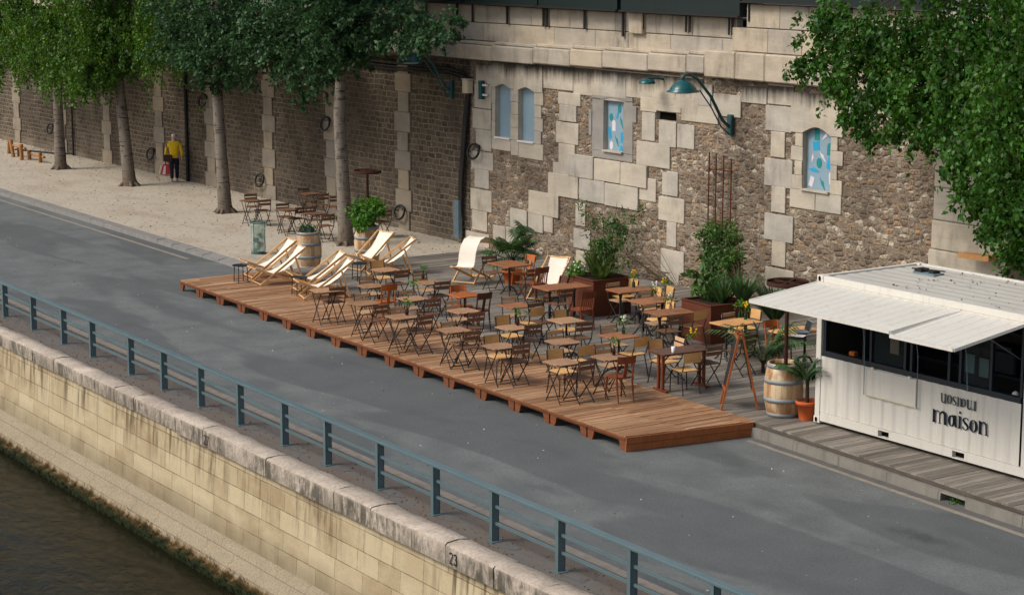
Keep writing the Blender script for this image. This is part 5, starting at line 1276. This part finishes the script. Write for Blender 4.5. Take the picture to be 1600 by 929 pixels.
def planter(px, py, pts_top, label):
    c = at(px, py, FZ); t = thing('planter', c, label, 'planter', 'rusted steel planters')
    LX, LY, H_ = 1.05, 1.0, .8; th = .02; m = MB()
    for a_, d in (((-LX / 2, th / 2, H_ / 2), (LX, th, H_)), ((-LX / 2, LY - th / 2, H_ / 2), (LX, th, H_)), ((-LX + th / 2, LY / 2, H_ / 2), (th, LY - 2 * th - .004, H_)), ((-th / 2, LY / 2, H_ / 2), (th, LY - 2 * th - .004, H_))): m.box(a_, d)
    for a_, d in (((-LX / 2, -.0, H_ + .006), (LX + .02, .05, .016)), ((-LX / 2, LY, H_ + .006), (LX + .02, .05, .016)), ((-LX, LY / 2, H_ + .006), (.05, LY - .06, .016)), ((0, LY / 2, H_ + .006), (.05, LY - .06, .016))): m.box(a_, d)
    m.build('box', CORTEN, t)
    m = MB(); m.box((-LX / 2, LY / 2, H_ - .08), (LX - .05, LY - .05, .1)); m.build('soil', SOIL, t); return t, c
pA, cA = planter(927, 495, None, 'rusted steel planter at left, holding tall grasses and a thin shrub')
pB, cB = planter(1110, 538, None, 'rusted steel planter at right, below the trellis with the climber')
pA.rotation_euler[2] = R(-4); pB.rotation_euler[2] = R(-4)
def plant(name, loc, label, cat='plant', group=None): return thing(name, loc, label, cat, group)
# left planter: grasses, shrub, small white flowers
L0 = cA + Vector((-.5, .5, .74))
t = plant('grass_clump', L0, 'tuft of arching grasses in the left rusted planter', 'grass'); m = MB()
blades(m, (0, 0, 0), 130, .75, .9, .016); blades(m, (.3, -.1, 0), 90, .6, 1., .018, .6); blades(m, (-.25, .1, 0), 60, .9, .5, .014, .3); m.build('blades', GRASSG, t, recalc=False)
t = plant('shrub', L0 + Vector((-.05, .25, 0)), 'thin tall shrub with sparse leaves rising from the left planter', 'shrub'); m = MB(); P, D_ = [], []
for dx, h in ((.5, 1.75), (-.1, 1.5), (-.45, 1.3), (.2, 1.2), (.7, 1.3)):
    pts = [(dx * u * .9 + .03 * math.sin(9 * u), .05 * math.sin(5 * u), h * u) for u in (0, .3, .6, 1)]; m.tube(pts, [.014, .011, .008, .004], 5)
    for _ in range(5):
        u = rng.uniform(.3, 1); p, d = clump_pts((L0.x - .05 + dx * u * .9, L0.y + .25, L0.z + h * u), .16, 36, .4, 12); P.append(p); D_.append(d)
m.build('stems', BROWN, t); leafmesh('leaves', LEAF4, np.vstack(P), np.vstack(D_), np.full(len(np.vstack(P)), .085), t, t.location, .5)
t = plant('flowering_plant', L0 + Vector((-.45, -.3, 0)), 'low leafy plant with white flowers at the left corner of the left planter', 'plant'); p, d = clump_pts(t.location + Vector((0, 0, .12)), .2, 200, .1, 12); leafmesh('leaves', LEAF5, p, d, np.full(len(p), .12), t, t.location, .5)
m = MB()
for _ in range(14): m.lathe([(.02, 0), (.025, .015), (.0, .03)], (rng.uniform(-.2, .2), rng.uniform(-.2, .2), rng.uniform(.18, .34)), 6)
m.build('flowers', WHITEF, t)
# plant scrambling on the wall above the left planter
t = plant('wall_creeper', Vector((-37.9, 30.8, .3)), 'straggling creeper on the rubble wall behind the left planter', 'creeper'); P, D_ = [], []
m = MB()
for (px, py, r) in ((908, 318, .12), (925, 345, .22), (935, 362, .25), (950, 350, .22), (965, 345, .25), (975, 365, .25), (945, 385, .25), (988, 340, .18), (955, 410, .3), (975, 400, .25), (930, 405, .25), (940, 430, .3), (965, 430, .3), (1000, 330, .1), (912, 330, .1)):
    c = aty(px, py, 30.72); p, d = clump_pts(c, r * 1.25, int(420 * r), .3, 8); P.append(p); D_.append(d); e = c - t.location; m.tube([(.35 + .25 * (e.x - .3), .08, .0), (.2 + .75 * e.x, .06, e.z * .5), tuple(e)], [.008, .006, .003], 4)
m.build('stems', BROWN, t); P = np.vstack(P); leafmesh('leaves', LEAF4, P, np.vstack(D_), nr.uniform(.05, .1, len(P)), t, t.location, .5)
# right planter
R0 = cB + Vector((-.5, .5, .74))
t = plant('climbing_plant', R0 + Vector((-.1, .8, 0)), 'dense green climber reaching up the rusty trellis above the right planter', 'climber'); P, D_ = [], []; m = MB()
for (px, py, r) in ((1110, 362, .2), (1130, 358, .22), (1146, 368, .2), (1120, 376, .26), (1142, 392, .24), (1104, 392, .14), (1112, 408, .2), (1138, 408, .22), (1116, 428, .2), (1146, 402, .18), (1140, 424, .2), (1124, 440, .2), (1120, 395, .2)):
    c = aty(px, py, 29.2 if py > 400 else 29.8); p, d = clump_pts(c, r * 1.0, int(1300 * r), .35, 10); P.append(p); D_.append(d); e = c - t.location; m.tube([(0, 0, .1), (e.x * .4, e.y * .5, e.z * .5), tuple(e)], [.016, .012, .005], 5)
m.build('stems', BROWN, t); P = np.vstack(P); leafmesh('leaves', LEAF4, P, np.vstack(D_), nr.uniform(.07, .12, len(P)), t, t.location, .5)
t = plant('grass_clump', R0 + Vector((.15, .1, 0)), 'spiky dark green leaves in the right rusted planter', 'grass'); m = MB(); blades(m, (0, 0, 0), 70, .75, .9, .028, .4); blades(m, (.35, .25, 0), 60, .8, .8, .03, .4); blades(m, (-.3, -.1, 0), 60, .4, 1., .02); m.build('blades', PALMG, t, recalc=False)
t = plant('leafy_plant', R0 + Vector((-.35, -.05, 0)), 'broad dark leaves at the left end of the right planter', 'plant'); p, d = clump_pts(t.location + Vector((0, .1, .42)), .26, 130, .35, 6); leafmesh('leaves', LEAF4, p, d, np.full(len(p), .24), t, t.location, .45)
m = MB(); m.tube([(0, .05, 0), (.02, .08, .4)], .015, 5); m.build('stems', BROWN, t)
t = plant('shrub', Vector((-31.6, 28.3, FZ)), 'dark spiky palm shrub at the wall right of the right planter', 'shrub'); m = MB(); blades(m, (0, 0, .4), 120, 1.0, .9, .03, .45); m.build('blades', PALMG, t, recalc=False)
m = MB(); m.tube([(0, 0, 0), (0, 0, .5)], .05, 6); m.build('stem', BROWN, t)
def pot(loc, r, h, label, group='terracotta pots'):
    t = thing('flower_pot', loc, label, 'pot', group); m = MB(); m.lathe([(r * .68, 0), (r * .95, h * .8), (r * 1.06, h * .8), (r * 1.08, h), (r * .95, h), (r * .93, h * .9)], n=20); m.build('pot', TERRA, t); m = MB(); m.lathe([(r * .9, h * .86), (0, h * .87)], n=16, caps=False); m.build('soil', SOIL, t); return t
c = at(800, 443, FZ); pot(c, .24, .34, 'terracotta pot with the fan palm below the pale wall stones')
t = plant('fan_palm', c + Vector((0, 0, .3)), 'fan palm with a leaning top in the terracotta pot by the wall', 'palm'); m = MB()
for k in range(34):
    a_ = rng.uniform(0, 2 * PI); el = rng.uniform(-.1, 1.2); d = Vector((math.cos(a_) * math.cos(el), math.sin(a_) * math.cos(el), math.sin(el))); l = rng.uniform(.25, .6); s_ = Vector((0, 0, .3)) + d * l; m.tube([(0, 0, .25), tuple(s_)], .008, 4); fan(m, s_, d + Vector((0, 0, -.1)), rng.uniform(.3, .42))
for k in range(4):
    s_ = Vector((.12 + rng.uniform(-.15, .25), .15, 1.05 + rng.uniform(-.2, .15))); m.tube([(0, 0, .3), tuple(s_)], .01, 4); fan(m, s_, (rng.uniform(-.6, .9), rng.uniform(-.6, .4), rng.uniform(.2, 1.)), .44)
m.build('fronds', PALMG, t, recalc=False)
m = MB(); m.tube([(0, 0, -.05), (0, 0, .35)], [.07, .06], 8); m.build('trunk', BROWN, t)
c = at(1258, 655, FZ); c = Vector((-25.98, 24.06, FZ)); pot(c, .19, .34, 'bright terracotta pot at the corner of the white kiosk')
def arching(loc, n, L, label, z=.0):
    t = plant('arching_palm', loc, label, 'palm'); m = MB()
    for k in range(n):
        a_ = rng.uniform(0, 2 * PI); l = L * rng.uniform(.7, 1.1); d = Vector((math.cos(a_), math.sin(a_), 0)); sp = rng.uniform(.25, .85); pts = [Vector((0, 0, z)) + d * l * sp * u + Vector((0, 0, l * (u - .55 * u * u * (sp + .3)))) for u in (0, .25, .5, .75, 1)]; m.tube([tuple(p) for p in pts], .006, 4)
        pd = Vector((-d.y, d.x, 0))
        for j in range(12):
            u = .25 + .75 * j / 11; i_ = min(int(u * 4), 3); p = pts[i_].lerp(pts[i_ + 1], u * 4 - i_)
            for sg in (-1, 1):
                e = p + (pd * sg * .8 + d * .5 + Vector((0, 0, -.35))) * .3 * (1.1 - .5 * u) * min(1., l); q = d * .022; m.add([p - q, p + q, e], [(0, 1, 2)])
    m.build('fronds', PALMG, t, recalc=False); m = MB(); m.tube([(0, 0, -.06), (0, 0, z + .1)], [.04, .03], 7); m.build('stem', BROWN, t); return t
arching(c + Vector((0, 0, .3)), 18, .8, 'dark green palm in the terracotta pot against the kiosk end', .35)
c2 = at(1192, 582, FZ) ; arching(Vector((c2.x, c2.y, FZ)), 22, 1.4, 'palm with wide arching fronds standing behind the kiosk barrel', .15)

# barrels, rusted poles
def barrel():
    r = mk('wine_barrel', 'barrel'); H_ = .95; prof = [(.275, 0), (.315, .15), (.342, .32), (.35, .47), (.342, .62), (.315, .79), (.285, .95), (.262, .95), (.262, .86)]; m = MB(); m.lathe(prof, n=30, caps=True); m.build('staves', OAK, r)
    for z, rr in ((.045, .29), (.31, .3445), (.64, .3445), (.905, .297)):
        m = MB(); m.lathe([(rr - .004, z - .036), (rr + .004, z - .036), (rr + .004, z + .036), (rr - .008, z + .036)], n=30, caps=False); m.build('hoop', HOOP, r)
    m = MB(); m.lathe([(.263, .88), (0, .89)], n=20, caps=False); m.build('soil', SOIL, r); return r
B1 = at(482, 416, .12); B2 = at(574, 408, .12); B3 = at(1222, 648, FZ)
B1 = Vector((-46.24, 25.31, .12)); B2 = Vector((-46.3, 27.12, .12)); B3 = Vector((-26.47, 23.95, FZ))
get('barrel', barrel, B1, 0, 'stained oak barrel planted with low herbs behind the deckchairs', 'oak barrels')
get('barrel', barrel, B2, 1, 'oak barrel planted with a bright leafy shrub beside the birch trunk', 'oak barrels')
get('barrel', barrel, B3, 2, 'oak barrel carrying the rusty pole beside the white kiosk', 'oak barrels')
def rustpole(loc, h, label, lean=0):
    t = thing('rusted_pole', loc, label, 'pole', 'rusted poles with wheel tops'); m = MB(); m.tube([(0, 0, .8), (lean, 0, h)], .035, 8); m.build('pole', DARKRUST, t)
    m = MB(); m.lathe([(.37, h - .03), (.37, h + .045), (.362, h + .045), (.362, h - .03), (.37, h - .03)], (lean, 0, 0), 28, False); m.build('wheel_rim', DARKRUST, t)
    for k in range(3):
        a_ = k * PI / 3; m = MB(); m.bar((lean - .36 * math.cos(a_), -.36 * math.sin(a_), h + .01), (lean + .36 * math.cos(a_), .36 * math.sin(a_), h + .01), .04, .03); m.build('spoke', DARKRUST, t)
    m = MB(); m.lathe([(.06, h - .04), (.06, h + .03)], (lean, 0, 0), 12); m.build('hub', DARKRUST, t); return t
h1_ = aty(570, 268, B2.y).z - B2.z; h3_ = aty(1222, 441, B3.y).z - B3.z
rustpole(B2 + Vector((0, .02, 0)), h1_, 'rusty pole with a flat wheel top rising from the leafy barrel')
rustpole(B3 + Vector((.02, .02, 0)), h3_, 'rusty pole with a spoked wheel top in front of the kiosk awning')
t = plant('shrub', B2 + Vector((0, 0, .86)), 'bright green shrub growing in the barrel by the birch', 'shrub'); P, D_ = [], []; m = MB()
for x, y, z, r in ((-.3, 0, .5, .24), (.3, 0, .5, .25), (0, -.1, .35, .24), (-.15, .1, .6, .2), (.2, .1, .62, .2), (.1, -.2, .2, .2), (-.3, -.1, .3, .2)):
    p, d = clump_pts(t.location + Vector((x, y, z)), r, 330, .3, 10); P.append(p); D_.append(d); m.tube([(0, 0, 0), (x * .5, y * .5, z * .6), (x, y, z)], [.012, .01, .005], 5)
m.build('stems', BROWN, t); P = np.vstack(P); leafmesh('leaves', LEAF5, P, np.vstack(D_), nr.uniform(.08, .13, len(P)), t, t.location, .6)
t = plant('herb_clump', B1 + Vector((0, 0, .86)), 'low dark herbs in the stained barrel', 'herbs'); p, d = clump_pts(t.location + Vector((-.04, 0, .1)), .17, 260, -.3, 10, .5); leafmesh('leaves', LEAF2, p, d, np.full(len(p), .09), t, t.location, .4)
m = MB(); m.sheet([[(.0 + .16 * u, -.12 + .2 * v, .1 + .07 * math.sin(5 * u + 3 * v) + .03 * math.cos(9 * v)) for u in (0, .25, .5, .75, 1)] for v in (0, .33, .66, 1)], (0, 0, -.01)); o = m.build('cloth', simple('dusty teal cloth', rgb(66, 122, 112), .9, .1, 9)); o.location = B1 + Vector((.04, 0, .88)); tag(o, 'crumpled dusty teal cloth on top of the stained barrel', 'cloth')
# waste bag stand
c = at(404, 396, .12); t = thing('waste_bag_stand', c, 'transparent green waste bag hanging in a hoop stand beside the kerb', 'bin')
m = MB(); n = 28; rows = []
for z, r_ in ((.06, .16), (.15, .19), (.4, .195), (.65, .19), (.8, .2), (.84, .215), (.78, .225)): rows.append([((r_ + .012 * math.sin(k * 5.1 + z * 9) + .008 * math.sin(k * 11)) * math.cos(2 * PI * k / n), (r_ + .012 * math.sin(k * 5.1 + z * 9)) * math.sin(2 * PI * k / n), z) for k in range(n + 1)])
m.sheet(rows); m.build('bag', BAGG, t)
m = MB(); m.tube([(.205 * math.cos(k * PI / 10), .205 * math.sin(k * PI / 10), .845) for k in range(21)], .014, 6, False); m.build('hoop', ARMG, t); m = MB(); m.lathe([(.2, 0), (.2, .03), (.02, .04)], n=16); m.build('base', ARMG, t)
for k in range(4):
    a_ = k * PI / 2 + .5; m = MB(); m.tube([(.215 * math.cos(a_), .215 * math.sin(a_), .02), (.215 * math.cos(a_), .215 * math.sin(a_), .84)], .009, 5); m.build('upright', ARMG, t)
m = MB()
for k in range(9): m.box((rng.uniform(-.09, .09), rng.uniform(-.09, .09), .1 + .05 * k), (rng.uniform(.06, .14), rng.uniform(.06, .12), .07), rng.random() * 3)
m.build('rubbish', simple('crumpled rubbish', rgb(70, 92, 76), .7, .5, 14), t)
# easel frame
fa, fb = at(1127, 640, FZ), at(1184, 640, FZ); ap = aty(1155, 522, (fa.y + fb.y) / 2); bd = Vector((FWH.x, FWH.y, 0)); dep = .52
t = thing('easel_sign', (fa + fb) / 2, 'orange wooden A frame pavement sign seen edge on beside the kiosk barrel', 'sign'); o_ = (fa + fb) / 2; H_ = ap.z - FZ
for nm, f_ in (('left_panel', fa), ('right_panel', fb)):
    s_ = (f_ - o_); s_.z = 0; ap_ = s_.normalized() * .03
    for k in (0., 1.):
        sh = bd * dep * k + (RT * .04 * k); m = MB(); m.bar(s_ + sh, ap_ + sh + Vector((0, 0, H_)), .055, .035); m.build('leg', EASEL, t)
    m = MB()
    for z in (.25, .94): q = s_.lerp(ap_ + Vector((0, 0, H_)), z); m.bar(q + bd * .03, q + bd * (dep - .03), .03, .045)
    m.build('cross_rail', EASEL, t)
    m = MB(); q0, q1 = s_.lerp(ap_ + Vector((0, 0, H_)), .28), s_.lerp(ap_ + Vector((0, 0, H_)), .92); nn = s_.normalized() * .008
    m.hexa([q0 + bd * .05 - nn, q0 + bd * (dep - .05) - nn, q0 + bd * (dep - .05) + nn, q0 + bd * .05 + nn, q1 + bd * .05 - nn, q1 + bd * (dep - .05) - nn, q1 + bd * (dep - .05) + nn, q1 + bd * .05 + nn]); m.build('black_board', BLACK, t)
m = MB(); m.bar(Vector((0, 0, H_ + .0)) - RT * .05, Vector((0, 0, H_)) + RT * .05, .05, .03); m.build('hinge', REDBR, t)
# vases, glasses, laptop
def bottle(px, py, zt, mat, flower, label, fl=FZ):
    c = at(px, py, fl + .745 + zt); c = Vector((c.x, c.y, fl + .742)); t = thing('flower_vase', c, label, 'vase', 'small vases on the tables'); m = MB(); m.lathe([(.033, 0), (.036, .02), (.036, .1), (.016, .14), (.016, .18)], n=12); m.build('bottle', mat, t)
    m = MB()
    for k in range(5): m.tube([(0, 0, .1), (rng.uniform(-.06, .06), rng.uniform(-.06, .06), .3)], .003, 4)
    m.build('stems', LEAF4, t); p, d = clump_pts(c + Vector((0, 0, .26)), .075, 40, -.3, 8); leafmesh('leaves', LEAF5, p, d, np.full(len(p), .06), t, c, .5)
    if flower:
        m = MB()
        for k in range(7):
            q_ = Vector((rng.uniform(-.07, .07), rng.uniform(-.07, .07), rng.uniform(.26, .37))); m.lathe([(.012, 0), (.028, .012), (.0, .035)], q_, 6); m.tube([(0, 0, .22), tuple(q_ + Vector((0, 0, .01)))], .003, 4)
        m.build('flowers', flower, t)
for a_ in ((636, 490, .02, BOTBR, None, 'brown bottle with a green sprig on the third front row table'), (646, 458, .02, GLASS, None, 'clear bottle with a green sprig on the second middle row table'), (661, 434, .02, BOTBR, None, 'brown bottle with a sprig on the second third row table'), (809, 506, .02, BOTBR, None, 'brown bottle on the fourth middle row table'), (959, 552, .02, BOTBR, None, 'brown bottle with a leafy sprig beside the red brown cafe chair'), (974, 519, .02, BOTGR, WHITEF, 'green bottle with pale flowers on the sixth third row table'), (990, 447, .02, BOTGR, YELLOWF, 'green bottle with yellow flowers beside the left planter'), (1037, 459, .02, GLASS, YELLOWF, 'clear vase with tall yellow flowers between the planters'), (1024, 466, .02, GLASS, WHITEF, 'clear vase with white flowers between the planters'), (1048, 484, .02, GLASS, WHITEF, 'glass jar with white flowers beside the right planter'), (1080, 541, .02, GLASS, YELLOWF, 'clear vase with yellow flowers on the dark trestle table'), (1165, 497, .02, BOTGR, YELLOWF, 'green vase with yellow flowers on the pale oak table'), (1156, 494, .02, BOTGR, None, 'green vase of leaves on the pale oak table')): bottle(*a_)
c = at(1052, 550, FZ + .745); m = MB(); m.lathe([(.03, 0), (.04, .11), (.037, .11), (.028, .01)], n=14); small('drinking_glass', m, PLW, Vector((c.x, c.y, FZ + .744)), 'white drinking glass on the dark trestle table', 'glass')
c = at(1251, 518, FZ + .745); t = thing('laptop', (c.x, c.y, FZ + .743), 'open grey laptop with a black screen on the table behind the barrel', 'laptop', rz=R(-25))
m = MB(); m.box((0, 0, .01), (.33, .23, .016)); m.build('base', ZINC, t); m = MB(); m.box((0, .16, .115), (.33, .012, .22), mat=Matrix.Rotation(R(-18), 3, 'X')); l_ = m.build('lid', ZINC, t); m = MB(); m.box((0, .1505, .115), (.3, .004, .19), mat=Matrix.Rotation(R(-18), 3, 'X')); m.build('screen', BLACK, l_)
c = at(1246, 524, FZ + .745); m = MB(); m.box((0, 0, .004), (.3, .21, .003), .5); small('paper_sheet', m, PLW, Vector((c.x, c.y, FZ + .742)), 'white paper sheet beside the laptop', 'paper')
PLAYW = wood('yellowish weathered posts', rgb(146, 98, 52), rgb(172, 124, 74), .7, (20, 20, 5), .1)
# wooden balance posts far left
c = at(38, 248, .12); t = thing('balance_posts', c, 'row of orange wooden balance posts joined by beams on the far sand', 'play equipment')
g = [at(x, y, .12) - c for x, y in ((14, 240), (21, 245), (30, 244), (34, 250), (46, 249), (63, 254))]
for k, (h, lean) in enumerate(((.5, .08), (.62, -.22), (.4, 0), (.6, 0), (.36, 0), (.36, 0))):
    m = MB(); m.tube([tuple(g[k]), tuple(g[k] + Vector((lean, 0, h)))], .08, 8); m.build('post', PLAYW, t)
for a_, b_, z in ((1, 3, .45), (4, 5, .22)):
    m = MB(); m.tube([tuple(g[a_] + Vector((0, 0, z))), tuple(g[b_] + Vector((.3, .05, z)))], .05, 7); m.build('beam', PLAYW, t)
# odds behind the kiosk
t = thing('timber_stack', (-28.2, 30.25, 2.29), 'yellowish timber offcut lying on the pier ledge behind the kiosk', 'timber'); m = MB(); m.box((.3, 0, .06), (.7, .25, .1), .2); m.build('offcut', TOPLT, t)
# weeds in the drain mouth
t = thing('weed_clump', (-21.35, kerbR(-21.35) + .1, .0), 'small green weeds in the dark drain mouth of the kerb', 'weeds'); p, d = clump_pts(t.location + Vector((0, 0, .05)), .09, 90, -.4, 8, .5); leafmesh('leaves', LEAF5, p, d, np.full(len(p), .05), t, t.location, .5)

def litter(name, label, pts, zs, size, mat):
    n = len(pts); P = np.array([(x, y, z) for (x, y), z in zip(pts, zs)]); D_ = nr.normal(size=(n, 3)); D_[:, 2] = abs(D_[:, 2]) * .15
    o = leafmesh(name, mat, P, D_, nr.uniform(.5, 1.2, n) * size, None, None, .6); tag(o, label, 'leaves', None, 'stuff')
DRY = simple('dry leaves', rgb(112, 78, 46), .9, .4, 30, .1); GRIT = simple('pale grit', rgb(176, 170, 158), .9, .2, 30, .1)
litter('leaf_litter', 'dry fallen leaves scattered over the pale sand promenade', [(rng.uniform(-88, -46), 31 - 6.3 * rng.random() ** 3) for _ in range(1300)], [.126] * 1300, .06, DRY)
pp = [(x, lerp(copB(x) - .03, paleY(x) - .1, rng.random() ** 1.8)) for x in (rng.uniform(-52, -19) for _ in range(2600))]; litter('leaf_litter', 'rust coloured leaf crumbs along the riverside walkway', pp, [.008] * 2600, .035, DRY)
pp = [(x, lerp(paleY(x) + .1, 23.5, rng.random())) for x in (rng.uniform(-60, -18) for _ in range(420))]; litter('road_grit', 'pale specks of litter scattered over the road', [q_ for q_ in pp if q_[1] < deckF(q_[0]) - .05 or q_[0] > -26 and q_[1] < 22.6], [.006] * 420, .04, GRIT)
pp = [(rng.uniform(-24.5, -19.8), rng.uniform(24.2, 26.3)) for _ in range(110)]; litter('leaf_litter', 'leaf scraps lying on the white container roof', pp, [KO.z + KH - .02] * 110, .06, DRY)
# ------------------------------------------------------------------ person walking away
PB = at(273, 284, .12); fa_ = math.atan2(.42, -.9)
per = thing('person', PB, 'person in a yellow jacket and dark trousers walking away along the wall', 'person', rz=fa_)
def skin(name, verts, edges, mat, root=0, sub=2):
    me = bpy.data.meshes.new(name); me.from_pydata([v[:3] for v in verts], edges, []); o = bpy.data.objects.new(name, me); COL.objects.link(o)
    sk = o.modifiers.new('skin', 'SKIN')
    if not me.skin_vertices: me.attributes.new('x', 'FLOAT', 'POINT')
    for i, v in enumerate(verts):
        r_ = v[3] if len(v) < 5 else None; d = me.skin_vertices[0].data[i]; d.radius = (v[3], v[4] if len(v) > 4 else v[3]); d.use_root = i == root
    ss = o.modifiers.new('sub', 'SUBSURF'); ss.levels = ss.render_levels = sub
    dg = bpy.context.evaluated_depsgraph_get(); ev = o.evaluated_get(dg); nm = bpy.data.meshes.new_from_object(ev); bpy.data.objects.remove(o)
    for p in nm.polygons: p.use_smooth = True
    nm.materials.clear(); nm.materials.append(mat); q = bpy.data.objects.new(name, nm); COL.objects.link(q); q.parent = per; return q
# local: +x is forward, +y is the left side
def hand(vs, es, wrist, dx, s):
    w = len(vs) - 1
    vs.append((wrist[0] + .01, wrist[1], wrist[2] - .05, .03, .02)); es.append((w, w + 1)); pm = w + 1
    for k, (oy, l) in enumerate(((.028, .06), (.01, .072), (-.01, .066), (-.027, .05))):
        i = len(vs); vs += [(wrist[0] + oy + .01, wrist[1] + .002 * s, wrist[2] - .09, .009), (wrist[0] + oy + .012, wrist[1] - .008 * s, wrist[2] - .09 - l * .55, .008), (wrist[0] + oy + .012, wrist[1] - .02 * s, wrist[2] - .09 - l, .007)]; es += [(pm, i), (i, i + 1), (i + 1, i + 2)]
    i = len(vs); vs += [(wrist[0] + .045, wrist[1] - .01 * s, wrist[2] - .06, .01), (wrist[0] + .055, wrist[1] - .015 * s, wrist[2] - .095, .008)]; es += [(pm, i), (i, i + 1)]
try:
    vs = [(0, 0, .88, .1), (.01, 0, 1.1, .1), (.03, 0, 1.34, .1), (.05, 0, 1.42, .05), (.08, 0, 1.5, .062, .07), (.095, 0, 1.565, .08, .088), (.09, 0, 1.62, .055)]
    es = [(0, 1), (1, 2), (2, 3), (3, 4), (4, 5), (5, 6)]
    for s in (-1, 1):
        i = len(vs); wr = (.02 if s > 0 else .02, .27 * s, .84)
        vs += [(.03, .16 * s, 1.33, .05), (-.01, .24 * s, 1.1, .042), (wr[0], wr[1], wr[2], .026)]; es += [(2, i), (i, i + 1), (i + 1, i + 2)]
        hand(vs, es, wr, 0, s)
        j = len(vs); vs += [(.0, .09 * s, .82, .085), (.08 * (1 if s < 0 else -.3), .09 * s, .46, .055), (.1 if s < 0 else -.14, .09 * s, .1, .04), (.2 if s < 0 else -.04, .09 * s, .05, .032)]; es += [(0, j), (j, j + 1), (j + 1, j + 2), (j + 2, j + 3)]
    skin('body', vs, es, SKIN)
    vs = [(0, 0, .82, .16, .18), (0, 0, .98, .14, .17), (.01, 0, 1.18, .135, .18), (.03, 0, 1.33, .12, .17), (.05, 0, 1.4, .07, .08)]; es = [(0, 1), (1, 2), (2, 3), (3, 4)]
    for s in (-1, 1):
        i = len(vs); vs += [(.03, .19 * s, 1.34, .068), (-.01, .26 * s, 1.1, .06), (.015, .28 * s, .9, .045)]; es += [(3, i), (i, i + 1), (i + 1, i + 2)]
    skin('jacket', vs, es, YJ)
    vs = [(0, 0, .86, .13, .16), (0, 0, .78, .12, .15)]; es = [(0, 1)]
    for s in (-1, 1):
        i = len(vs); vs += [(.0, .09 * s, .7, .105), (.08 * (1 if s < 0 else -.3), .09 * s, .44, .078), (.1 if s < 0 else -.14, .09 * s, .1, .06)]; es += [(1, i), (i, i + 1), (i + 1, i + 2)]
    skin('trousers', vs, es, NAVY)
    for s in (-1, 1):
        x = .12 if s < 0 else -.12; z = .05 if s < 0 else .06
        skin('shoe', [(x - .05, .09 * s, z + .02, .05), (x + .06, .09 * s, z, .048), (x + .15, .09 * s, z - .012, .04)], [(0, 1), (1, 2)], SHOE)
    skin('hair', [(.05, 0, 1.53, .06, .075), (.065, 0, 1.6, .09, .098), (.1, 0, 1.65, .075, .085)], [(0, 1), (1, 2)], HAIR)
    m = MB(); m.lathe([(.012, -.02), (.016, 0), (0, .02)], (.185, 0, 1.545), 8); m.build('nose', SKIN, per)
except Exception as e:
    print('PERSON', e)
rot = Matrix.Rotation(fa_, 3, 'Z')
def pw(v): return PB + rot @ Vector(v)
t = thing('shoulder_bag', pw((-.17, .2, .9)), 'dark brown leather bag slung across the back of the walking person', 'bag', rz=fa_)
m = MB(); m.box((-.03, .02, -.05), (.12, .32, .24), bev=.03); m.build('bag', BAGBR, t)
m = MB(); pts = [(-.02, .1, .05), (-.03, .02, .22), (.02, -.12, .4), (.12, -.22, .48), (.24, -.28, .46)]; m.tube([(a_, b_, c_) for a_, b_, c_ in ((-.01, -.06, .05), (-.02, .0, .2), (.0, .05, .36), (.1, .02, .47), (.2, -.06, .44))], .012, 5); m.build('strap', BAGBR, t)
t = thing('shopping_bag', pw((.02, .29, .26)), 'red and white plastic shopping bag in the left hand of the walking person', 'bag', rz=fa_)
m = MB(); m.hexa([(-.1, -.19, 0), (.1, -.19, 0), (.1, .19, 0), (-.1, .19, 0), (-.04, -.1, .36), (.04, -.1, .36), (.04, .1, .36), (-.04, .1, .36)]); m.build('bag', RED, t, bevel=.02)
m = MB(); m.hexa([(-.115, .02, .02), (-.1, .02, .02), (-.1, .12, .02), (-.115, .12, .02), (-.06, .0, .3), (-.05, .0, .3), (-.05, .06, .3), (-.06, .06, .3)]); m.box((0, .2, .16), (.18, .01, .3), mat=Matrix.Rotation(R(14), 3, 'X')); m.build('white_panel', PLW, t)
m = MB(); m.tube([(0, -.06, .34), (0, -.02, .5), (0, .0, .53), (0, .03, .5), (0, .06, .34)], .012, 5); m.build('handles', PLW, t)

# ------------------------------------------------------------------ light and view
w = bpy.data.worlds.new('World'); S.world = w; w.use_nodes = True
nt = w.node_tree; sky = nt.nodes.new('ShaderNodeTexSky'); sky.sky_type = 'NISHITA'; sky.sun_disc = False
EL, SAZ = R(46), R(-160)       # elevation, and compass angle of the sun measured in the XY plane
sd = Vector((math.cos(EL) * math.cos(SAZ), math.cos(EL) * math.sin(SAZ), math.sin(EL)))
sd = Vector((-.25, -.62, 0)).normalized() * math.cos(EL) + Vector((0, 0, math.sin(EL)))
sky.sun_elevation = EL; sky.sun_rotation = math.atan2(sd.x, sd.y)
sky.air_density = 1.0; sky.dust_density = 3.5; sky.ozone_density = 1.0
hs = nt.nodes.new('ShaderNodeHueSaturation'); hs.inputs['Saturation'].default_value = .75; nt.links.new(sky.outputs[0], hs.inputs['Color']); nt.links.new(hs.outputs[0], nt.nodes['Background'].inputs[0]); nt.nodes['Background'].inputs[1].default_value = .112
sl = bpy.data.lights.new('sun', 'SUN'); so = bpy.data.objects.new('sun', sl); COL.objects.link(so); sl.energy = 1.45; sl.angle = R(22); sl.color = (1, .95, .87)
so.rotation_euler = sd.to_track_quat('Z', 'Y').to_euler()
S.view_settings.view_transform = 'Standard'; S.view_settings.look = 'None'; S.view_settings.exposure = .58; S.view_settings.gamma = 1
S.render.engine = 'CYCLES'; S.cycles.max_bounces = 8; S.cycles.transparent_max_bounces = 12; S.cycles.use_denoising = True
